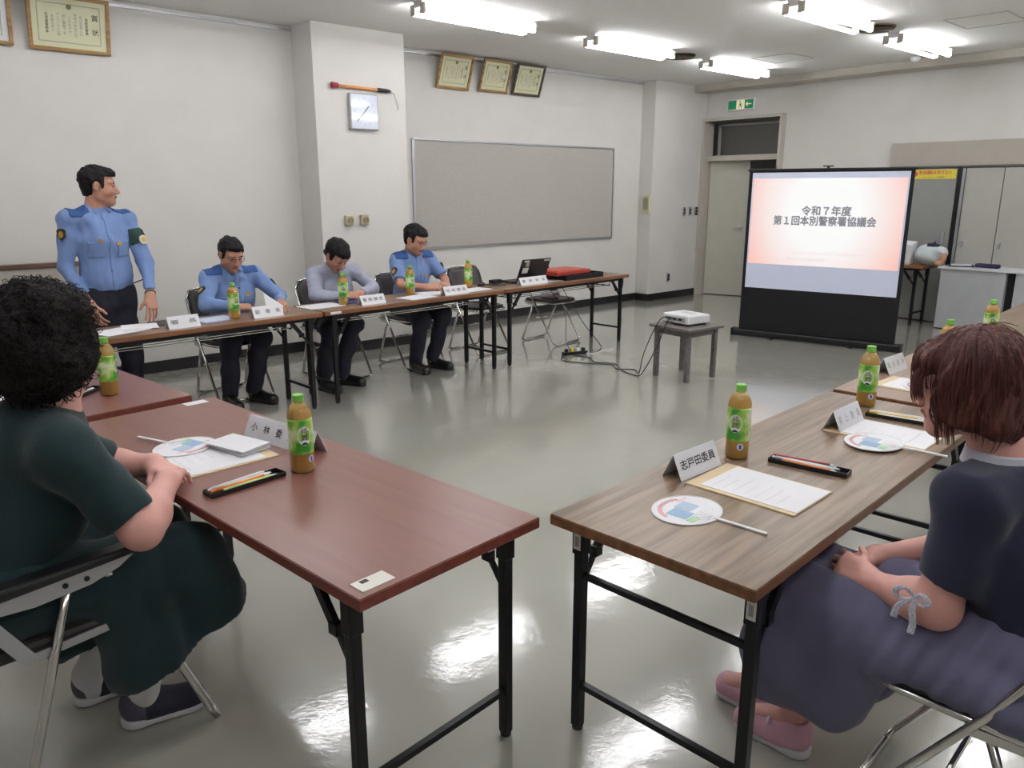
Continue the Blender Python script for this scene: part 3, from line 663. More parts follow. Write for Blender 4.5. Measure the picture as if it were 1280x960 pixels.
# leaf-shaped fans
def fan(x, y, z, rz_, label, tilt=0):
    t = thing('paper_fan', (x, y, z), D(rz_), label, 'fan', 'round paper fans')  # handle towards local -y
    pl = [(.105*math.cos(a*math.pi/20), .09*math.sin(a*math.pi/20)) for a in range(40)]
    MB().prism(pl, .001, .0025).build('fan_leaf', M['paper'], t)
    rim = MB().tube([(p[0], p[1], .002) for p in pl], .0022, 5, closed=True); rim.build('rim', M['white_plastic'], t)
    MB().box((0, -.155, .003), (.011, .15, .006)).build('handle', M['white_plastic'], t, bevel=.002)
    rb = MB()
    for k in range(-6, 7): rb.bar((0, -.085, .003), (.075*math.sin(k*.2), -.085+.055*math.cos(k*.2), .003), .0018, .001)
    rb.build('ribs', M['white_plastic'], t)
    pr = MB(); ar = [(.08*math.cos(a), .07*math.sin(a)) for a in np.linspace(D(55), D(165), 12)]
    for i in range(11): pr.bar((ar[i][0], ar[i][1], .003), (ar[i+1][0], ar[i+1][1], .003), .012, .0006)
    pr.build('pink_banner', M['pink'], t)
    text('lettering', '安全安心まちづくり', .012, M['ink_soft'], t, Matrix.Translation((0, .068, .0035)), width=.08)
    MB().box((-.035, -.0, .003), (.05, .06, .0006)).build('blue_picture', M['blue'], t)
    MB().box((.02, .012, .003), (.05, .05, .0006)).build('pale_picture', mat('pale blue print', (176, 196, 216), .6), t)
    MB().box((-.045, -.045, .003), (.04, .022, .0006)).build('green_picture', M['ltgreen'], t)
    text('lettering', '飲酒運転根絶', .012, M['pink'], t, Matrix.Translation((.05, .045, .0036)), width=.05)
    return t
fan(1.665, 1.148, .7, 6, 'round paper fan nearest the camera on the right table')
fan(2.615, 1.062, .7065, 6, 'round paper fan in front of the auburn-haired woman')
fan(3.56, 1.25, .7065, 20, 'round paper fan lying on the envelope of the orange-brown table')
fan(.83, 2.59, .7065, 202, 'round paper fan beside the hands of the curly-haired woman')
t = thing('paper_bundle', (.965, 2.47, .7065), D(-80), 'small stack of folded white papers on the left envelope', 'papers')
for k in range(4):
    MB().box((.004*k, -.003*k, .003+.0055*k), (.2-.006*k, .12, .0022), RZ(.05*k) @ Matrix.Rotation(.015*(k % 2), 3, 'Y')).build('folded_sheet', M['paper'], t)
# pen trays with pens
def tray(x, y, rz_, label, cols, names, zt=.7):
    t = thing('pen_tray', (x, y, zt), D(rz_), label, 'tray', 'black pen trays'); L, W = .25, .062
    o = MB(); o.box((0, 0, .002), (L-.02, W-.02, .004)); o.build('tray_floor', M['black'], t)
    o = MB()
    for s in (-1, 1):
        o.bar((-L/2+.006, s*(W/2-.005), .008), (L/2-.006, s*(W/2-.005), .008), .003, .014); o.bar((s*(L/2-.005), -W/2+.004, .008), (s*(L/2-.005), W/2-.004, .008), .003, .014)
    o.build('tray_rim', M['black'], t, bevel=.001)
    a = D(rz_)
    for i, (c, n) in enumerate(zip(cols, names)):
        v = (i-(len(cols)-1)/2)*.0122; l = .18 if i % 2 else .16; ox = .012*(-1)**i
        px = x+ox*math.cos(a)-v*math.sin(a); py = y+ox*math.sin(a)+v*math.cos(a)
        p = thing('pen', (px, py, zt+.0125+.0025*(i % 2)), a+.03*(i-1), n+' pen in the '+label, 'pen', 'pens in the trays')
        MB().tube([(-l/2, 0, 0), (l/2-.02, 0, 0)], .0056, 8).build('barrel', c, p, smooth=True)
        MB().tube([(l/2-.02, 0, 0), (l/2-.006, 0, 0), (l/2, 0, 0)], [.0056, .0036, .0008], 8).build('tip', M['white_plastic'], p)
        MB().tube([(-l/2, 0, 0), (-l/2-.012, 0, 0)], .0042, 8).build('end_cap', c, p)
pw = M['white_plastic']
lgp = mat('lime pen', (196, 214, 130), .4)
tray(2.228, 1.093, -80, 'black tray beside the nearest name card', [M['orange'], pw, M['teal'], mat('red pen', (176, 52, 70), .4)], ['orange', 'white', 'light blue', 'red'])
tray(2.98, 1.12, -80, 'black tray at the far end of the right foreground table', [pw, M['yellow'], M['pink'], pw], ['white', 'yellow', 'pink', 'further white'])
tray(.845, 2.132, 8, 'black tray on the left red-brown table', [lgp, M['orange'], pw, pw], ['lime green', 'orange', 'white', 'outer white'])
tray(.74, 3.57, 40, 'black tray hidden behind the curly-haired woman', [pw], ['white'], .705)
sheet('document', .45, 3.85, .705, 20, .21, .3, .003, M['paper'], 'white papers at the left edge on the second red-brown table', 'paper')
# far table papers
dk = mat('dark folder', (60, 58, 66), .5)
sheet('document', 1.33, 5.14, .7, 20, .3, .21, .004, M['paper'], 'spread white papers at the left end of the far table', 'paper')
sheet('document', 1.47, 5.2, .7045, -12, .21, .2, .003, M['paper'], 'white paper overlapping the left end papers of the far table', 'paper')
sheet('folder', 1.7, 5.27, .7, 5, .26, .2, .006, dk, 'dark folder under the hand of the standing man', 'folder')
sheet('document', 1.95, 5.2, .7, 8, .24, .2, .003, mat('bluish paper', (196, 204, 226), .7), 'bluish paper beside the seated man with glasses', 'paper')
t = thing('document', (2.42, 5.22, .7), D(FA+10), 'white page held upright by the seated man with glasses', 'paper')
MB().prism([(-.1, 0), (.1, 0), (.04, .05), (-.085, .15)], 0, .001, frame((0, 0, 0), (1, 0, 0), (0, .35, 1))).build('sheet', M['paper'], t)
sheet('document', 2.78, 5.27, .7, 5, .3, .21, .004, M['paper'], 'white papers under the hands of the man in the grey shirt', 'paper')
sheet('notebook', 3.02, 5.3, .7045, 0, .15, .1, .006, mat('blue cover', (70, 82, 170), .5), 'small blue notebook under clasped hands of the grey-shirted man', 'notebook')
sheet('document', 3.6, 5.2, .7, 12, .28, .2, .003, M['paper'], 'white sheet in front of the man with clasped hands, left one', 'paper')
sheet('document', 3.85, 5.31, .7, -5, .28, .2, .006, M['paper'], 'white sheets below the clasped hands in the light blue shirt', 'paper')
sheet('document', 4.25, 5.27, .7, 8, .3, .18, .003, M['paper'], 'white paper before the empty chair beside the bottle', 'paper')
sheet('document', 5.24, 5.3, .7, 5, .2, .12, .003, M['paper'], 'white paper peeking from behind the wide name card', 'paper')
# laptop
t = thing('laptop', (5.0, 5.455, .7), D(FA-4), 'black laptop with its open lid turned to the camera', 'laptop')
MB().box((0, .0, .01), (.36, .2, .016)).build('keyboard_base', M['black'], t, bevel=.003)
Rl = Matrix.Rotation(D(24), 3, 'X')
lid = MB().box(Vector((0, -.11, .015))+Rl @ Vector((0, 0, .115)), (.36, .008, .235), Rl).build('lid', mat('dark lid', (30, 30, 34), .3), t, bevel=.003)
for (u, v, w_, h_, m_) in ((-.11, .12, .07, .055, M['tagwhite']), (-.1, .18, .04, .04, M['beigebox']), (-.12, .215, .06, .018, M['tagwhite']), (.13, .215, .07, .014, M['tagwhite'])):
    MB().box(Vector((0, -.11, .015))+Rl @ Vector((u, -.0045, v)), (w_, .001, h_), Rl).build('sticker', m_, lid)
MB().box(Vector((0, -.11, .015))+Rl @ Vector((0, .005, .12)), (.33, .001, .2), Rl).build('display', M['ink'], t)
cable([(4.82, 5.42, .712), (4.74, 5.36, .712), (4.66, 5.43, .73), (4.6, 5.36, .712), (4.52, 5.42, .712), (4.56, 5.34, .712), (4.66, 5.3, .712)], .005, 'coiled black cable on the table left of the laptop')
t = thing('computer_mouse', (4.5, 5.46, .7), D(20), 'black mouse beside the cables left of the laptop', 'mouse')
MB().lathe([(.03, 0), (.032, .012), (.022, .028), (.004, .034)], n=16).build('mouse_body', M['black'], t, smooth=True); MB.last.scale = (1.6, 1, 1)
MB().tube([(.02, 0, .034), (.034, 0, .03)], .004, 8).build('scroll_wheel', M['ink_soft'], t)
t = thing('adapter', (4.7, 5.5, .7), D(5), 'black power adapter lying left of the laptop', 'adapter')
MB().box((0, 0, .02), (.12, .06, .036)).build('adapter_body', M['black'], t, bevel=.006); MB().tube([(.06, 0, .02), (.1, .02, .015), (.13, .0, .01)], .004, 6).build('lead', M['black'], t)
def otray(x, y, z, rz_, w, d, h, m, label):
    t = thing('document_tray', (x, y, z), D(rz_), label, 'tray')
    MB().box((0, 0, .004), (w, d, .008)).build('tray_floor', m, t)
    for s in (-1, 1):
        MB().box((0, s*(d/2-.006), h/2), (w, .012, h)).build('tray_side', m, t, bevel=.002); MB().box((s*(w/2-.006), 0, h/2), (.012, d-.024, h)).build('tray_side', m, t, bevel=.002)
otray(5.62, 5.40, .7, FA, .56, .36, .05, M['black'], 'large flat black lacquer tray at the right end of the far table')
t = thing('lacquer_box', (5.47, 5.39, .75), D(FA), 'flat red-brown box resting on the black tray by the laptop', 'box')
MB().box((0, 0, .02), (.5, .32, .04)).build('box_body', M['red'], t, bevel=.008)
MB().box((0, 0, .042), (.44, .26, .008)).build('lid_panel', mat('red lid', (190, 74, 56), .35), t, bevel=.003)
# bags on the brown table
t = thing('paper_bag', (9.6, 3.86, .7), D(4), 'white paper bag with black print beside the projection screen', 'bag')
MB().add([(-.1, -.15, 0), (.1, -.15, 0), (.1, .15, 0), (-.1, .15, 0), (-.12, -.17, .23), (.1, -.16, .26), (.1, .17, .28), (-.12, .16, .27)], [(0, 3, 2, 1), (0, 1, 5, 4), (1, 2, 6, 5), (2, 3, 7, 6), (3, 0, 4, 7), (4, 5, 6, 7)]).build('bag_body', M['paper'], t, bevel=.01)
o = MB()
for (y, z, s) in ((-.06, .11, .03), (-.09, .06, .025), (-.03, .05, .028), (-.03, .13, .014), (-.09, .13, .012), (.09, .2, .012)): o.box((-.117, y, z), (.006, s, s*.8), Matrix.Rotation(z*9, 3, 'X'))
o.build('printed_marks', M['ink'], t)
# ================================================================ SIGNED-DISTANCE MODELLER
def _v(a): return np.array(a, np.float32)
class SD:
    def __init__(s): s.p = []
    def cap(s, a, b, ra, rb=None, k=.02, n=None, sq=1.0, clip=None, sub=False):
        rb = ra if rb is None else rb; a = _v(a); b = _v(b)
        s.p.append(('c', a, b, ra, rb, k, None if n is None else _v(n)/np.linalg.norm(_v(n)), sq, clip, sub)); return s
    def ell(s, c, r, R=None, k=.02, clip=None, sub=False):
        s.p.append(('e', _v(c), _v(r), None if R is None else np.array(R, np.float32), 0, k, None, 1, clip, sub)); return s
    def chain(s, pts, rs, k=.02, **kw):
        for i in range(len(pts)-1): s.cap(pts[i], pts[i+1], rs[i], rs[i+1], k=k, **kw)
        return s
    def bounds(s):
        lo = np.full(3, 1e9); hi = -lo
        for q in s.p:
            if q[9]: continue
            if q[0] == 'c':
                r = max(q[3], q[4]); lo = np.minimum(lo, np.minimum(q[1], q[2])-r); hi = np.maximum(hi, np.maximum(q[1], q[2])+r)
            else:
                r = q[2].max(); lo = np.minimum(lo, q[1]-r); hi = np.maximum(hi, q[1]+r)
        return lo, hi
    def grid(s, h, lo=None, hi=None, disp=None, cuts=()):
        l, u = s.bounds(); lo = l if lo is None else np.maximum(l, lo); hi = u if hi is None else np.minimum(u, hi)
        lo = np.asarray(lo, np.float64)-3*h; hi = np.asarray(hi, np.float64)+3*h
        N = np.ceil((hi-lo)/h).astype(int)+1
        F = np.full(N, .08, np.float32)
        ax = [np.float32(lo[i])+np.arange(N[i], dtype=np.float32)*np.float32(h) for i in range(3)]
        for (ty, a, b, ra, rb, k, n, sq, clip, sub) in s.p:
            if ty == 'c': r = max(ra, rb); bl = np.minimum(a, b)-r; bu = np.maximum(a, b)+r
            else: r = b.max(); bl = a-r; bu = a+r
            m = k+.03 if not sub else .02
            i0 = np.clip(np.floor((bl-m-lo)/h).astype(int), 0, N); i1 = np.clip(np.ceil((bu+m-lo)/h).astype(int)+1, 0, N)
            if (i1 <= i0).any(): continue
            sl = tuple(slice(i0[i], i1[i]) for i in range(3))
            X = ax[0][sl[0]][:, None, None]; Y = ax[1][sl[1]][None, :, None]; Z = ax[2][sl[2]][None, None, :]
            if ty == 'c':
                qx, qy, qz = X-a[0], Y-a[1], Z-a[2]; e = (b-a).copy()
                if n is not None:
                    dn = (qx*n[0]+qy*n[1]+qz*n[2])*(sq-1); qx = qx+n[0]*dn; qy = qy+n[1]*dn; qz = qz+n[2]*dn; e = e+n*(e@n)*(sq-1)
                L = float(e@e)+1e-9
                t = np.clip((qx*e[0]+qy*e[1]+qz*e[2])/L, 0, 1)
                d = np.sqrt((qx-t*e[0])**2+(qy-t*e[1])**2+(qz-t*e[2])**2)-(ra+(rb-ra)*t)
                if n is not None: d = d*(.5+.5/sq)
            else:
                qx, qy, qz = X-a[0], Y-a[1], Z-a[2]
                if rb is None: pass
                if ra is not None:
                    R = ra; qx, qy, qz = (qx*R[0, 0]+qy*R[1, 0]+qz*R[2, 0], qx*R[0, 1]+qy*R[1, 1]+qz*R[2, 1], qx*R[0, 2]+qy*R[1, 2]+qz*R[2, 2])
                k0 = np.sqrt((qx/b[0])**2+(qy/b[1])**2+(qz/b[2])**2); k1 = np.sqrt((qx/b[0]**2)**2+(qy/b[1]**2)**2+(qz/b[2]**2)**2)
                d = k0*(k0-1)/np.maximum(k1, 1e-6)
            if clip:
                for (cp, cn) in clip:
                    cn = _v(cn)/np.linalg.norm(cn); d = np.maximum(d, (X-cp[0])*cn[0]+(Y-cp[1])*cn[1]+(Z-cp[2])*cn[2])
            f = F[sl]
            if sub:
                d = -d; hh = np.clip(.5-.5*(f-d)/k, 0, 1); F[sl] = f*(1-hh)+d*hh+k*hh*(1-hh)
            else:
                hh = np.clip(.5+.5*(f-d)/k, 0, 1); F[sl] = f*(1-hh)+d*hh-k*hh*(1-hh)
        G = (ax[0][:, None, None], ax[1][None, :, None], ax[2][None, None, :])
        if disp is not None:
            F = F+disp(*G)
        for (cp, cn) in cuts:
            cn = _v(cn)/np.linalg.norm(cn); F = np.maximum(F, (G[0]-cp[0])*cn[0]+(G[1]-cp[1])*cn[1]+(G[2]-cp[2])*cn[2])
        F[0] = .08; F[-1] = .08; F[:, 0] = .08; F[:, -1] = .08; F[:, :, 0] = .08; F[:, :, -1] = .08
        return F, lo, h
    def mesh(s, h, **kw):
        F, lo, h = s.grid(h, **kw); return nets(F, lo, h)
def nets(F, lo, h):
    I = F < 0; N = np.array(F.shape)
    C = np.zeros(N-1, np.int8)
    for dx in (0, 1):
        for dy in (0, 1):
            for dz in (0, 1): C += I[dx:N[0]-1+dx, dy:N[1]-1+dy, dz:N[2]-1+dz]
    act = (C > 0) & (C < 8); idx = np.argwhere(act); n = len(idx)
    vid = np.full(N-1, -1, np.int32); vid[act] = np.arange(n)
    acc = np.zeros((n, 3), np.float32); cnt = np.zeros(n, np.float32)
    for a in range(3):
        o = [i for i in range(3) if i != a]
        for u in (0, 1):
            for w_ in (0, 1):
                p = idx.copy(); p[:, o[0]] += u; p[:, o[1]] += w_; q = p.copy(); q[:, a] += 1
                f0 = F[p[:, 0], p[:, 1], p[:, 2]]; f1 = F[q[:, 0], q[:, 1], q[:, 2]]; m = (f0 < 0) != (f1 < 0)
                t = np.zeros(n, np.float32); t[m] = f0[m]/(f0[m]-f1[m]); c = (p-idx).astype(np.float32); c[:, a] += t
                acc[m] += c[m]; cnt[m] += 1
    V = (idx+acc/np.maximum(cnt, 1)[:, None])*h+lo
    Q = []
    for a in range(3):
        o = [i for i in range(3) if i != a]
        s0 = [slice(1, -1)]*3; s0[a] = slice(0, -1); s1 = list(s0); s1[a] = slice(1, None)
        A = I[tuple(s0)]; B = I[tuple(s1)]; m = A != B; e = np.argwhere(m)
        if not len(e): continue
        base = e.copy(); base[:, o[0]] += 1; base[:, o[1]] += 1
        flip = A[m]
        def cell(du, dv):
            c = base.copy(); c[:, o[0]] -= du; c[:, o[1]] -= dv; return vid[c[:, 0], c[:, 1], c[:, 2]]
        q = np.stack([cell(1, 1), cell(0, 1), cell(0, 0), cell(1, 0)], 1)
        fl = flip if a != 1 else ~flip
        q[~fl] = q[~fl][:, ::-1]
        Q.append(q)
    return V.astype(np.float32), np.concatenate(Q) if Q else np.zeros((0, 4), np.int32)
def mk(name, parts, mats, parent=None, base=(0, 0, 0), paint=None):
    """join (V,Q) pieces into one smooth mesh; paint(centres)->material index"""
    vs = []; qs = []; o = 0
    for V, Q in parts:
        vs.append(V); qs.append(Q+o); o += len(V)
    V = np.concatenate(vs)-np.array(base, np.float32); Q = np.concatenate(qs)
    me = bpy.data.meshes.new(name); me.vertices.add(len(V)); me.vertices.foreach_set('co', V.astype(np.float32).ravel())
    me.loops.add(len(Q)*4); me.loops.foreach_set('vertex_index', Q.astype(np.int32).ravel())
    me.polygons.add(len(Q)); me.polygons.foreach_set('loop_start', np.arange(len(Q), dtype=np.int32)*4)
    try: me.polygons.foreach_set('loop_total', np.full(len(Q), 4, np.int32))
    except Exception: pass
    for m in (mats if isinstance(mats, (list, tuple)) else [mats]): me.materials.append(m)
    me.polygons.foreach_set('use_smooth', np.ones(len(Q), bool))
    if paint is not None:
        c = V[Q].mean(1)+np.array(base, np.float32); me.polygons.foreach_set('material_index', paint(c).astype(np.int32))
    me.update(calc_edges=True); me.validate()
    ob = bpy.data.objects.new(name, me); COL.objects.link(ob)
    if parent: ob.parent = parent
    ob['_'] = 0; del ob['_']
    return ob
def wob(freq, amp, seed=0, n=5):
    rs = np.random.RandomState(seed); K = rs.normal(size=(n, 3)); K /= np.linalg.norm(K, axis=1)[:, None]; K = K*np.array(freq)*rs.uniform(.6, 1.4, (n, 1)); ph = rs.uniform(0, 6.28, n)
    def f(X, Y, Z):
        s = 0
        for i in range(n): s = s+np.sin(X*K[i, 0]+Y*K[i, 1]+Z*K[i, 2]+ph[i]+1.5*np.sin(X*K[(i+1) % n, 1]*.5+Z*K[(i+1) % n, 0]*.5))
        return (amp/n*1.6*s).astype(np.float32)
    return f
def axes(yawd, pitch=0, roll=0):
    """columns right, forward, up; yawd = heading of forward in degrees from +x"""
    f = Vector((math.cos(D(yawd)), math.sin(D(yawd)), 0)); r = f.cross(Vector((0, 0, 1)))
    R = Matrix((r, f, Vector((0, 0, 1)))).transposed()
    return R @ Matrix.Rotation(D(pitch), 3, 'X') @ Matrix.Rotation(D(roll), 3, 'Y')
def head_sd(c, R, s=1.0, fem=False):
    S = SD(); c = Vector(c); Rn = np.array(R)
    def P(x, y, z): return c+R @ Vector((x*s, y*s, z*s))
    def E(x, y, z, a, b, d, k=.02, sub=False): S.ell(P(x, y, z), (a*s, b*s, d*s), Rn, k=k, sub=sub)
    E(0, -.018, .035, .076, .094, .083, .03); E(0, .02, -.03, .066, .068, .078, .03)
    S.cap(P(-.042, .0, -.07), P(0, .058, -.098), .026*s, .022*s, k=.03); S.cap(P(.042, .0, -.07), P(0, .058, -.098), .026*s, .022*s, k=.03)
    S.cap(P(-.04, .052, -.028), P(-.045, .04, -.04), .024*s, .024*s, k=.02); S.cap(P(.04, .052, -.028), P(.045, .04, -.04), .024*s, .024*s, k=.02)
    S.cap(P(-.045, .068, .022), P(.045, .068, .022), .013*s, k=.018)
    for x in (-.031, .031): E(x, .092, .0, .017, .014, .010, .012, True)
    for x in (-.03, .03): E(x, .0705, .0, .0145, .0135, .0115, .004)
    S.cap(P(0, .082, .004), P(0, .104, -.036), .0075*s, .0115*s, k=.012)
    for x in (-.012, .012): E(x, .094, -.041, .009, .010, .008, .006)
    S.cap(P(-.02, .076, -.066), P(0, .088, -.063), .0065*s, k=.008); S.cap(P(.02, .076, -.066), P(0, .088, -.063), .0065*s, k=.008)
    S.cap(P(-.016, .076, -.075), P(.016, .076, -.075), .0085*s, k=.008)
    for x in (-1, 1): E(x*.076, -.012, -.008, .012, .02, .032, .006); E(x*.086, -.004, -.006, .006, .009, .018, .006, True)
    def paint(C):
        q = (C-np.array(c))@Rn/s; out = np.zeros(len(C), int)
        out[(((q-[0, .085, -.0705])/[.024, .03, .0115])**2).sum(1) < 1] = 1
        for x in (-.03, .03):
            out[(((q-[x, .085, -.0005])/[.0135, .02, .0048])**2).sum(1) < 1] = 2
            out[(((q-[x, .08, .020+.0])/[.0195, .03, .0042])**2).sum(1) < 1] = 3
        return out
    return S, P, paint
def hand(S, w, d, n, left, curl=.35, spread=.12, thumb=.5, s=1.0, k=.006):
    """w wrist, d finger direction, n back-of-hand normal"""
    w = Vector(w); d = Vector(d).normalized(); n = Vector(n); n = (n-d*n.dot(d)).normalized(); side = n.cross(d)
    if left: side = -side
    mc = []
    for o_, l in ((.030, .088), (.010, .092), (-.011, .088), (-.030, .080)):
        m = w+d*l*s+side*o_*s+n*(.002-.1*abs(o_)*.1); mc.append(m)
        S.cap(w+side*o_*.55*s, m, .0165*s, .0125*s, k=.014)
    S.cap(w+side*.022*s-n*.004*s+d*.01*s, w+d*.05*s+side*.034*s-n*.006*s, .016*s, .013*s, k=.014)
    for i, (m, ls) in enumerate(zip(mc, ((.042, .026, .02), (.046, .03, .021), (.043, .028, .02), (.034, .021, .018)))):
        a = 0; dd = (d+side*(1.5-i)*spread).normalized(); p = m; r = (.0092, .0095, .009, .0078)[i]*s
        c = curl if not isinstance(curl, (list, tuple)) else curl[i]
        for j, l in enumerate(ls):
            a += c*(1.0, 1.15, .7)[j]; dr = (dd*math.cos(a)-n*math.sin(a)); q = p+dr*l*s; S.cap(p, q, r, r*.9, k=k*.6); p = q; r *= .92
    p = w+d*.045*s+side*.034*s-n*.006*s; dt = (d*(.9-.5*thumb)+side*(.35+.5*thumb)-n*.35).normalized(); q = p+dt*.036*s; S.cap(p, q, .0125*s, .0105*s, k=.01)
    d2 = (dt*.8+d*.6-n*.1).normalized(); S.cap(q, q+d2*.03*s, .0102*s, .0085*s, k=k*.6)
def hair_strands(c, R, n, rng, f, r=.0012, seg=5, mi=None):
    pass
class Person:
    def __init__(s, base, label, group=None):
        s.base = Vector(base); s.t = thing('person', base, 0, label, 'person', group); s.skin = []; s.paints = []
    def add(s, name, pieces, mats, paint=None, parent=None):
        return mk(name, pieces, mats, parent or s.t, s.base, paint)
    def local(s, p): return Vector(p)-s.base
def near_surf(ob, base, target):
    me = ob.data; n = len(me.vertices); co = np.empty(n*3, np.float32); me.vertices.foreach_get('co', co); co = co.reshape(-1, 3)
    t = np.array(Vector(target)-Vector(base)); i = int(((co-t)**2).sum(1).argmin()); v = me.vertices[i]; return v.co.copy(), v.normal.copy()
def badge(P, ob, target, w, h, m, name, th=.004, up=(0, 0, 1), shape='oval', parent=None, lift=.001):
    p, nn = near_surf(ob, P.base, target); u = Vector(up); x = u.cross(nn).normalized(); y = nn.cross(x)
    Mx = Matrix.Translation(p+nn*lift) @ Matrix((x, y, nn)).transposed().to_4x4()
    if shape == 'oval': pl = [(w/2*math.cos(a*math.pi/8), h/2*math.sin(a*math.pi/8)) for a in range(16)]
    elif shape == 'shield': pl = [(-w/2, h*.35), (-w*.2, h/2), (w*.2, h/2), (w/2, h*.35), (w*.45, -h*.15), (0, -h/2), (-w*.45, -h*.15)]
    else: pl = [(-w/2, -h/2), (w/2, -h/2), (w/2, h/2), (-w/2, h/2)]
    return MB().prism(pl, -th, th, Mx).build(name, m, parent or ob)
def decal(P, ob, test, name, m, off=.003, parent=None):
    """separate cloth piece lying on the garment ob where test(centres) holds"""
    me = ob.data; n = len(me.vertices); co = np.empty(n*3, np.float32); me.vertices.foreach_get('co', co); co = co.reshape(-1, 3)
    no = np.empty(n*3, np.float32); me.vertices.foreach_get('normal', no); no = no.reshape(-1, 3)
    q = np.empty(len(me.loops), np.int32); me.loops.foreach_get('vertex_index', q); q = q.reshape(-1, 4)
    c = co[q].mean(1)+np.array(P.base, np.float32); k = test(c); q = q[k]
    if not len(q): return None
    u, inv = np.unique(q, return_inverse=True); V = co[u]+no[u]*off; Q = inv.reshape(-1, 4)
    o2 = mk(name, [(V+np.array(P.base, np.float32), Q)], m, parent or ob, P.base)
    md = o2.modifiers.new('thickness', 'SOLIDIFY'); md.thickness = off*.9; md.offset = -1
    return o2
def shoe(P, heel, yawd, L, upper, sole, name='shoe', heelm=None, w=.043, tongue=None):
    f = Vector((math.cos(D(yawd)), math.sin(D(yawd)), 0)); h = Vector(heel); z = Vector((0, 0, 1))
    S = SD(); a = h+f*.045; b_ = h+f*(L-.05)
    S.cap(a+z*.05, b_+z*.035, .040, .036, k=.02); S.cap(a+z*.065, h+f*.1+z*.06, .038, .034, k=.03); S.cap(h+f*.08+z*.04, b_+z*.032, .044, .042, k=.02)
    S.cap(a+z*.08, a+z*.1+f*.005, .036, .036, k=.02)
    S.ell(a+z*.12+f*.005, (.034, .034, .03), k=.008, sub=True)
    V = S.mesh(.005, cuts=[((0, 0, h.z+.02), (0, 0, -1))])
    o = t = P.add(name, [V], [upper, heelm or upper], paint=lambda C: ((C-np.array(h))@np.array(f) < .07).astype(int))
    S = SD(); S.cap(a+z*.012, a+z*.02, w, k=.02); S.cap(a+z*.014, b_+z*.014, w-.002, w+.001, k=.02)
    V = S.mesh(.005, cuts=[((0, 0, h.z+.001), (0, 0, -1)), ((0, 0, h.z+.028), (0, 0, 1))])
    P.add('sole', [V], sole, parent=t)
    if tongue:
        st = MB()
        c = h+f*.115+z*.085; r = Vector((-f.y, f.x, 0))
        st.tube([P.local(c+r*.04-z*.03), P.local(c+r*.03+z*.0), P.local(c+z*.008), P.local(c-r*.03), P.local(c-r*.04-z*.03)], .006, 6); st.build('strap', tongue, t, smooth=True)
    return t
# ================================================================ PEOPLE
def hairband(S, P, s=1.0):
    pass
def short_hair(P_, R, c, s=1.0, vol=0, hairline=.058, seed=1, amp=.006):
    S = SD(); Rn = np.array(R); v = vol
    def Pt(x, y, z): return c+R @ Vector((x*s, y*s, z*s))
    S.ell(Pt(0, -.022, .034+v*.4), ((.085+v)*s, (.104+v)*s, (.092+v)*s), Rn, k=.02)
    S.ell(Pt(0, .045, .078), (.05*s, .045*s, .026*s), Rn, k=.03)
    S.ell(Pt(0, -.06, -.035), (.062*s, .045*s, .05*s), Rn, k=.03)
    for x in (-1, 1): S.ell(Pt(x*.07, .022, .005), (.012*s, .014*s, .035*s), Rn, k=.012)
    n1 = R @ Vector((0, .62, -.78))
    cut1 = (Pt(0, .088, hairline), R @ Vector((0, 1.0, -.55)))
    w1 = wob((150, 150, 90), amp*s, seed, 6)
    F, lo, h = S.grid(.0045, disp=w1)
    ax = [lo[i]+np.arange(F.shape[i])*h for i in range(3)]
    X, Y, Z = np.meshgrid(*ax, indexing='ij'); q = np.stack([X-c.x, Y-c.y, Z-c.z], -1)@Rn/s
    x, y, z = q[..., 0], q[..., 1], q[..., 2]
    face = hairline+.012*np.cos(x*40)-np.clip((.085-y)*0.0, 0, 1)
    # face window: forward of the temples and under the hairline, plus under the ear line
    d1 = np.minimum(y-(.04-.10*np.clip(-z, 0, .1)+.012*np.clip(np.abs(x)-.05, 0, .03)/.03*-1), hairline-z)
    d2 = np.minimum(-z-.018, y+.035-.0*z)
    d3 = -z-.072
    ear = .026-np.sqrt((y+.008)**2+((z+.012)*.8)**2)
    cutf = np.maximum(np.maximum(d1, d2), np.maximum(d3, np.where(np.abs(x) > .05, ear, -1)))*s
    F = np.maximum(F, cutf.astype(np.float32))
    F[0] = F[-1] = .05; F[:, 0] = F[:, -1] = .05; F[:, :, 0] = F[:, :, -1] = .05
    return P_.add('hair', [nets(F, lo, h)], M['hair'])
def glasses(P_, Pt, m):
    o = MB(); L = P_.local
    for s in (-1, 1):
        ring = [L(Pt(s*.033+.021*math.cos(a*math.pi/7), .096, .0+.014*math.sin(a*math.pi/7))) for a in range(14)]
        o.tube(ring, .0014, 5, closed=True)
        o.tube([L(Pt(s*.054, .095, .004)), L(Pt(s*.074, .06, .004)), L(Pt(s*.08, -.01, .002))], .0014, 5)
    o.tube([L(Pt(-.012, .097, .003)), L(Pt(.012, .097, .003))], .0014, 5)
    return o.build('eyeglasses', m, P_.t)
